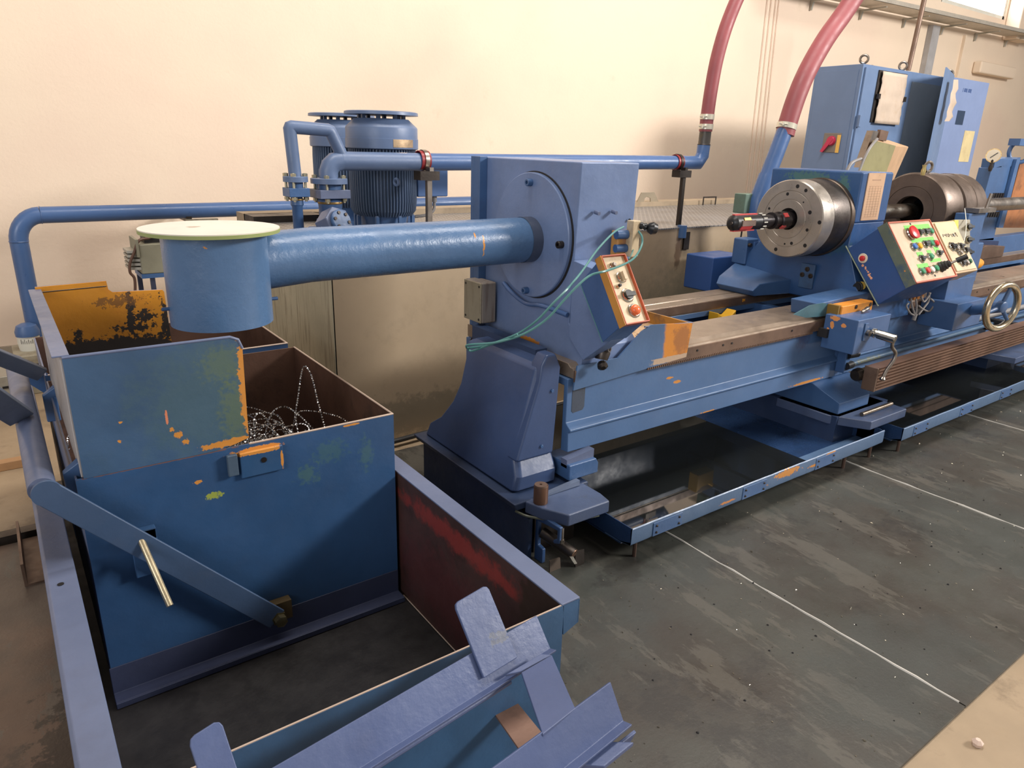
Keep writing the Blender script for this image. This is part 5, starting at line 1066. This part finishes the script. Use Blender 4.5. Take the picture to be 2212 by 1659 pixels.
tag(MB().cyl(at(1962, 152, y=4.8), at(2003, -30, y=4.8), .028, 16).build('conduit_pole', railside), 'dark conduit rising slanted from the cabinet top to the ceiling', 'conduit')
tag(MB().box(12.93, 13.17, 6.36, 6.445, 1.2, 3.74).build('cable_duct', mat('grey_duct', (166, 164, 164), .5, .1)), 'flat grey vertical cable duct on the wall above the cabinet', 'duct')
tag(MB().box(14.2, 14.24, 6.40, 6.45, 2.2, 3.72).build('wall_conduit', wall_m.m), 'thin wall coloured conduit right of the grey duct', 'conduit')
# tan terminal box on slanted post
tbx = thing('terminal_box', (6.8, 3.6, 1.1), 'olive and tan metal terminal box tilted in front of the cabinet', 'box')
c0, c1, c2, c3 = at(1887, 303, y=3.45), at(1934, 315, y=3.45), at(1905, 395, y=3.45), at(1852, 382, y=3.45)
dpt = V((.05, .0, 0)); n_ = V((.45, .35, .06))
MB().loft([[c0, c1, c2, c3], [at(1918, 302, y=3.66), at(1963, 317, y=3.66), at(1926, 400, y=3.66), at(1880, 384, y=3.66)]]).build('housing', tanbox, tbx, bev=.006)
MB().plate([c0+V((-.002, -.006, 0)), c1+V((-.002, -.006, 0)), c2+V((-.002, -.006, 0)), c3+V((-.002, -.006, 0))], .01, 1).build('front_cover', olive, tbx)
px_tube([(1895, 300, 3.44), (1880, 318, 3.42), (1868, 340, 3.42), (1855, 372, 3.42)], .012, 'feed_cable', cableg, tbx); px_tube([(1860, 343, 3.44), (1840, 352, 3.44), (1828, 372, 3.44)], .014, 'feed_cable', cableg, tbx)
MB().plate([at(1887, 282, y=3.5), at(1898, 284, y=3.5), at(1872, 362, y=3.5), at(1858, 362, y=3.5)], .06).build('mast', steel, tbx); MB().plate([at(1903, 280, y=3.5), at(1920, 284, y=3.5), at(1914, 305, y=3.5), at(1898, 302, y=3.5)], .03).build('mast_wing', railside, tbx)
# cable tray on brackets
ct = thing('cable_tray', (13, 6.2, 3.7), 'perforated grey metal cable tray on wall brackets under the ceiling', 'cable tray')
T0, T1 = (8.2, 3.70), (17.2, 3.88)
trm = mat('galvanised_tray', (190, 182, 168), .5, .35, var=.08, speckle=(60, .64, (150, 140, 126)))
MB().loft([[(T0[0], 6.02, T0[1]), (T0[0], 6.40, T0[1]), (T0[0], 6.40, T0[1]+.005), (T0[0], 6.02, T0[1]+.005)], [(T1[0], 6.02, T1[1]), (T1[0], 6.40, T1[1]), (T1[0], 6.40, T1[1]+.005), (T1[0], 6.02, T1[1]+.005)]]).build('tray_bottom', trm, ct)
MB().loft([[(T0[0], 6.02, T0[1]), (T0[0], 6.024, T0[1]), (T0[0], 6.024, T0[1]+.06), (T0[0], 6.02, T0[1]+.06)], [(T1[0], 6.02, T1[1]), (T1[0], 6.024, T1[1]), (T1[0], 6.024, T1[1]+.06), (T1[0], 6.02, T1[1]+.06)]]).build('tray_side', trm, ct)
for i in range(7):
    x_ = 9.6+i*1.25; z_ = 3.70+.02*(x_-8.2); MB().prism([(6.05, z_-.03), (6.445, z_-.03), (6.445, z_-.16), (6.42, z_-.16), (6.40, z_-.06), (6.05, z_-.045)], 'x', x_, x_+.03).build('bracket', galv, ct)
for i, (u0, u1) in enumerate(((1656, 1626), (1664, 1636), (1674, 1646), (1680, 1654))):
    p0, p1 = at(u0, 0, y=6.43), at(u1, 330, y=6.43)
    tag(MB().cyl((p0.x, 6.435, 4.6), (p1.x, 6.435, .5), .0055, 8).build('wall_cable', mat('wall_cable_paint', (222, 198, 178), .6) if 'wall_cable_paint' not in MATS else MATS['wall_cable_paint']), ['leftmost', 'second from left', 'third from left', 'rightmost'][i]+' of four thin cables running up the wall', 'cable', 'thin cables on the wall')
cl = thing('coiled_cable', (15.9, 6.1, 3.90), 'small coil of white cable lying on the cable tray at the right', 'cable')
MB().torus((16.0, 6.14, 3.95), V((1, .2, .4)), .09, .02, 24, 8).torus((16.05, 6.14, 3.96), V((1, .2, .4)), .09, .02, 24, 8).build('coil', whitep, cl)

# ================================================================== FAR HEADSTOCK AT THE RIGHT
fh = thing('far_headstock', (8.3, 3.0, .3), 'far blue machine headstock with ventilation slots and orange inner cavity at the right edge', 'machine head')
fz = 1.68
q = lambda u, v, y=2.95: at(u, v, y=y)
MB().loft([[q(2142, 363), q(2185, 352), q(2146, 520), q(2100, 520)], [p+V((.1, .15, 0)) for p in (q(2142, 363), q(2185, 352), q(2146, 520), q(2100, 520))]]).build('left_body', blue, fh, bev=.006)
MB().loft([[q(2150, 343), q(2190, 343), q(2186, 360), q(2146, 364)], [p+V((.1, .15, 0)) for p in (q(2150, 343), q(2190, 343), q(2186, 360), q(2146, 364))]]).build('top_cap', blue, fh, bev=.006)
MB().loft([[q(2086, 520), q(2250, 500), q(2250, 585), q(2078, 590)], [p+V((.1, .1, 0)) for p in (q(2086, 520), q(2250, 500), q(2250, 585), q(2078, 590))]]).build('lower_body', blue, fh, bev=.006)
MB().loft([[q(2205, 340, 2.92), q(2197, 344, 2.92), q(2157, 492, 2.92), q(2167, 492, 2.92)], [p+V((.05, .3, 0)) for p in (q(2205, 340, 2.92), q(2197, 344, 2.92), q(2157, 492, 2.92), q(2167, 492, 2.92))]]).build('front_column', blue, fh)
MB().plate([q(2206, 345, 3.05), q(2260, 345, 3.05), q(2260, 492, 3.05), q(2167, 492, 3.05)], .02).build('orange_cavity', mat('orange_cavity', (160, 104, 64), .5, var=.15, dirt=.6, dirtcol=(96, 66, 46)), fh)
for r_ in ((2148, 2178, 417, 430), (2138, 2168, 457, 469)):
    for i in range(6):
        u = r_[0]+i*5; MB().plate([q(u, r_[2], 2.94), q(u+2.4, r_[2], 2.94), q(u-1.5, r_[3], 2.94), q(u-4, r_[3], 2.94)], .01).build('vent_slot', darksteel, fh)
MB().plate([q(2098, 518, 2.93), q(2158, 521, 2.93), q(2153, 540, 2.93), q(2096, 543, 2.93)], .01).build('dark_recess', mat('recess', (30, 50, 92), .5), fh)
ga = thing('pressure_gauge', q(2140, 372), 'round pressure gauge with brass rim standing on the far headstock', 'gauge')
gp_ = q(2146, 336); gd_ = (V((0, 0, 1.7))-gp_).normalized(); gd_ = V((gd_.x*.9, gd_.y, 0)).normalized()
MB().lathe(gp_-gd_*.02, gd_, [(0, .05), (.03, .062), (.035, .062), (.035, .054)], 32, caps=True).build('case', mat('gauge_brass', (190, 160, 110), .3, .9), ga)
MB().lathe(gp_+gd_*.015, gd_, [(0, .054), (.001, .054)], 32).build('dial', mat('gauge_dial', (236, 224, 200), .4, bump=None), ga)
u_ = Z.cross(gd_).normalized(); mb = MB(); fbox(mb, gp_, (u_*.8+Z*.7).normalized(), (Z*.8-u_*.7).normalized(), gd_, -.03, .04, -.003, .003, .017, .019); mb.build('needle', black, ga)
MB().lathe(q(2138, 370), gp_-q(2138, 370), [(0, .012), (.03, .02), (.06, .012), (.09, .02), (.12, .012), (.15, .01)], 12).build('stem', darksteel, ga)
hw = thing('hose_reel_wheel', q(2200, 340), 'dark blue handwheel on top of the far headstock at the right edge', 'handwheel')
MB().torus(q(2204, 328, 3.0), V((-.7, -.7, 0)), .10, .02, 28, 8).build('wheel_rim', blue, hw); MB().box(q(2204, 300, 3.0).x-.12, q(2204, 300, 3.0).x+.2, 2.95, 3.05, q(2204, 315, 3.0).z, q(2204, 300, 3.0).z).build('cross_beam', blue, hw)
tag(MB().prism([(6.1, .80), (8.0, .80), (8.0, .90), (7.55, .93), (7.4, .89), (6.1, .88)], 'y', 2.83, 3.1).build('far_way_cover', railside, bev=.005), 'dark steel way cover on the rear slideway before the far headstock', 'cover')
tag(MB().lathe((6.85, 2.68, .82), X, [(0, .03), (.04, .05), (.2, .05), (.26, .035)], 20).build('orange_float', mat('orange_part', (220, 150, 50), .45, dirt=.2)), 'rounded orange part lying between the slideways at the right', 'machine part')

# ================================================================== FOREGROUND FRAME
ff = thing('support_frame', (.6, .9, .3), 'blue welded frame of V-shaped angle bars with upright tabs in the foreground', 'frame')
fg = mat('frame_blue', (78, 94, 138), .40, var=.10, bump=(30, .35), dirt=.18, dirtcol=(60, 66, 96), patches=[((.80, 1.13, .61), (.03, .03, .012), lin((100, 102, 104)), 1.8, .6)])
fd = V((.9925, .1215, 0)); fn = V((-.1215, .9925, 0))
def fpt(a, o, z): return V((0, 0, 0))+fd*a+fn*o+Z*z
def angle(a0, a1, o, z, w1, w2, nm, th=.006, lean=.95):
    # V-shaped angle: rear leaf rises backwards, front leaf rises forwards
    ca, sa = math.cos(lean), math.sin(lean)
    pr = [(0, 0), (ca*w1, sa*w1), (ca*w1-sa*th, sa*w1+ca*th), (0, th*1.3), (-sa*w2*.9+0, ca*w2*.55+th), (-sa*w2*.9, ca*w2*.55)]
    MB().loft([[fpt(a0, o+p, z+q_) for p, q_ in pr], [fpt(a1, o+p, z+q_) for p, q_ in pr]]).build(nm, fg, ff, bev=.0015)
    return ca, sa
def o_of(p): return p.dot(fn)
def a_of(p): return p.dot(fd)
ridge = at(1095, 1465, z=.53); top1 = at(1046, 1394, z=.60)
o1 = o_of(ridge); aR = a_of(at(1190, 1415, z=.53))
lean1 = math.atan2(.07, o_of(top1)-o1)
w1_ = math.hypot(.07, o_of(top1)-o1)
angle(-.15, aR+.01, o1, .53, w1_, .028, 'rear_angle_bar', lean=lean1)
MB().cyl(fpt(-.15, o1-.010, .528), fpt(a_of(at(1095, 1465, z=.53)), o1-.010, .528), .007, 10).build('ridge_bead', fg, ff)
def tab(a0, a1, o, z, up0, up1, lean, nm='tab', off=.008):
    ca, sa = math.cos(lean), math.sin(lean)
    P = lambda a, t_, h: fpt(a, o+ca*t_-sa*h, z+sa*t_+ca*h)
    r = .012
    pts = [(a0, up0), (a1, up0), (a1, up1-r), (a1-r*.3, up1-r*.3), (a1-r, up1), (a0+r, up1-.004), (a0+r*.3, up1-.008), (a0, up1-r*1.5)]
    MB().loft([[P(a, t_, off) for a, t_ in pts], [P(a, t_, off+.008) for a, t_ in pts]]).build(nm, fg, ff, bev=.002)
t1a, t1b = a_of(at(1035, 1425, z=.57)), a_of(at(1120, 1385, z=.57))
tab(t1a-.025, t1b-.035, o1, .53, .03, .21, lean1)
tab(a_of(at(470, 1700, z=.57))-.035, a_of(at(560, 1660, z=.57))-.05, o1, .53, .03, .21, lean1)
MB().tube([fpt(t1a-.003, o1+.035, .575), fpt(t1a-.005, o1+.05, .60), fpt(t1a-.002, o1+.055, .61)], .006, 6).build('weld_bead', fg, ff)
# cross plate from rear bar down to front bar
r2 = at(1250, 1640, z=.50); o2 = o_of(r2)
c0, c1, c2, c3 = at(1125, 1450, z=.555), at(1192, 1414, z=.555), at(1290, 1640, z=.56), at(1180, 1620, z=.535)
c0, c1, c2 = at(1126, 1452, z=.565), at(1192, 1414, z=.565), at(1268, 1578, z=.562)
MB().plate([at(1092, 1457, z=.56), at(1168, 1412, z=.56), at(1192, 1414, z=.558), at(1126, 1450, z=.558)], .008).build('cross_plate_flange', fg, ff, bev=.002)
top2 = at(1175, 1575, z=.58); lean2 = math.atan2(.08, max(.02, o_of(top2)-o2)); w2_ = math.hypot(.08, o_of(top2)-o2)
angle(.15, a_of(at(1350, 1565, z=.50)), o2, .50, w2_, .03, 'front_angle_bar', lean=lean2)
ln_ = -fn*math.sin(lean2)+Z*math.cos(lean2)
def hit(u, v, off):
    o_ = V((0, 0, H)); d_ = at(u, v, z=.5)-o_; return o_+d_*((fpt(0, o2, .50)+ln_*off-o_).dot(ln_)/d_.dot(ln_))
MB().plate([c0, c1, at(1243, 1530, z=.583), at(1172, 1586, z=.583)], .008).build('cross_plate', fg, ff, bev=.002)
MB().plate([hit(1163, 1593, .004), hit(1240, 1533, .004), hit(1272, 1583, .004), hit(1198, 1628, .004)], .008).build('cross_plate_foot', fg, ff, bev=.002)
MB().plate([at(1370, 1575, z=.49), at(1325, 1610, z=.49), at(1300, 1635, z=.47), at(1355, 1600, z=.47)], .008).build('front_leaf_end', fg, ff, bev=.002)
MB().plate([at(1232, 1650, z=.50), at(1285, 1600, z=.50), at(1370, 1602, z=.50), at(1305, 1655, z=.50)], .012).build('end_plate', fg, ff, bev=.003)
for a_, o_ in ((.12, .95), (.80, .93)): MB().box(a_-.02, a_+.02, o_-.02, o_+.02, 0, .44).build('leg', fg, ff, bev=.002)
MB().plate([at(1045, 1508, z=.30), at(1085, 1478, z=.30), at(1250, 1680, z=.30), at(1165, 1680, z=.30)], .006).build('brown_flat_bar', mat('brown_flat', (130, 100, 84), .45, .2, dirt=.3), ff)

# ================================================================== loose chips on the floor
mb = MB(); rr_ = random.Random(21)
for i in range(520):
    x_, y_ = rr_.uniform(1.2, 6.5), rr_.uniform(.65, 1.85); s_ = rr_.uniform(.0015, .0045)*(1 if rr_.random() < .9 else 1.8)
    a = rr_.random()*6.28; d = V((math.cos(a), math.sin(a), 0))*s_; p = V((x_, y_, .0006)); e = V((-d.y, d.x, 0))*.5
    mb.loft([[p-d, p+e, p+d], [p-d+Z*s_*.5, p+e+Z*s_*.8, p+d+Z*s_*.3]])
tag(mb.build('floor_chips', mat('floor_chip_metal', (190, 180, 160), .3, .8, bump=None)), 'scattered tiny bright metal chips on the dark floor plates', 'swarf', kind='stuff')
st_ = MB().lathe((2.20, .52, -.012), Z, [(0, .014), (.012, .017), (.022, .008)], 7); tag(st_.build('stone', mat('stone', (220, 196, 180), .8)), 'small pale stone on the concrete beside the floor plate edge', 'stone')
mb = MB()
for i in range(60):
    x_, y_ = rr_.uniform(1.4, 4.5), rr_.uniform(.7, 1.6); s_ = rr_.uniform(.002, .006); p = V((x_, y_, 0)); mb.lathe(p, Z, [(0, s_), (s_*.8, s_*.5)], 5)
tag(mb.build('dark_crumbs', rubber), 'scattered black crumbs of dirt on the floor plates', 'dirt', kind='stuff')

# ================================================================== LIGHT
def area(name, loc, target, sx, sy, power, col):
    l = bpy.data.lights.new(name, 'AREA'); l.shape = 'RECTANGLE'; l.size = sx; l.size_y = sy; l.energy = power; l.color = col
    o = bpy.data.objects.new(name, l); COL.objects.link(o); o.location = loc
    o.rotation_euler = (V(target)-V(loc)).to_track_quat('-Z', 'Y').to_euler(); return o
area('hall_windows_light', (11, -4.5, 6.0), (3.5, 4.5, 1.4), 3.2, 1.6, 1400, (1, .96, .92))
area('high_bay_lamps', (3.5, 2.4, 6.7), (3.5, 3.9, 0), 8, 1.2, 420, (1, .94, .88))
area('left_fill_lamp', (-7.5, -3.0, 4.0), (2.0, 3.2, 1.2), 5, 3.5, 330, (.97, .97, 1))  # unseen fill lamp added to brighten the left-facing sides
wd = bpy.data.worlds.new('hall'); sc.world = wd; wd.use_nodes = True
wd.node_tree.nodes['Background'].inputs[0].default_value = lin((232, 228, 226)); wd.node_tree.nodes['Background'].inputs[1].default_value = .55
sc.view_settings.view_transform = 'Standard'; sc.view_settings.look = 'None'; sc.view_settings.exposure = 0; sc.view_settings.gamma = 1
sc.view_settings.use_curve_mapping = False
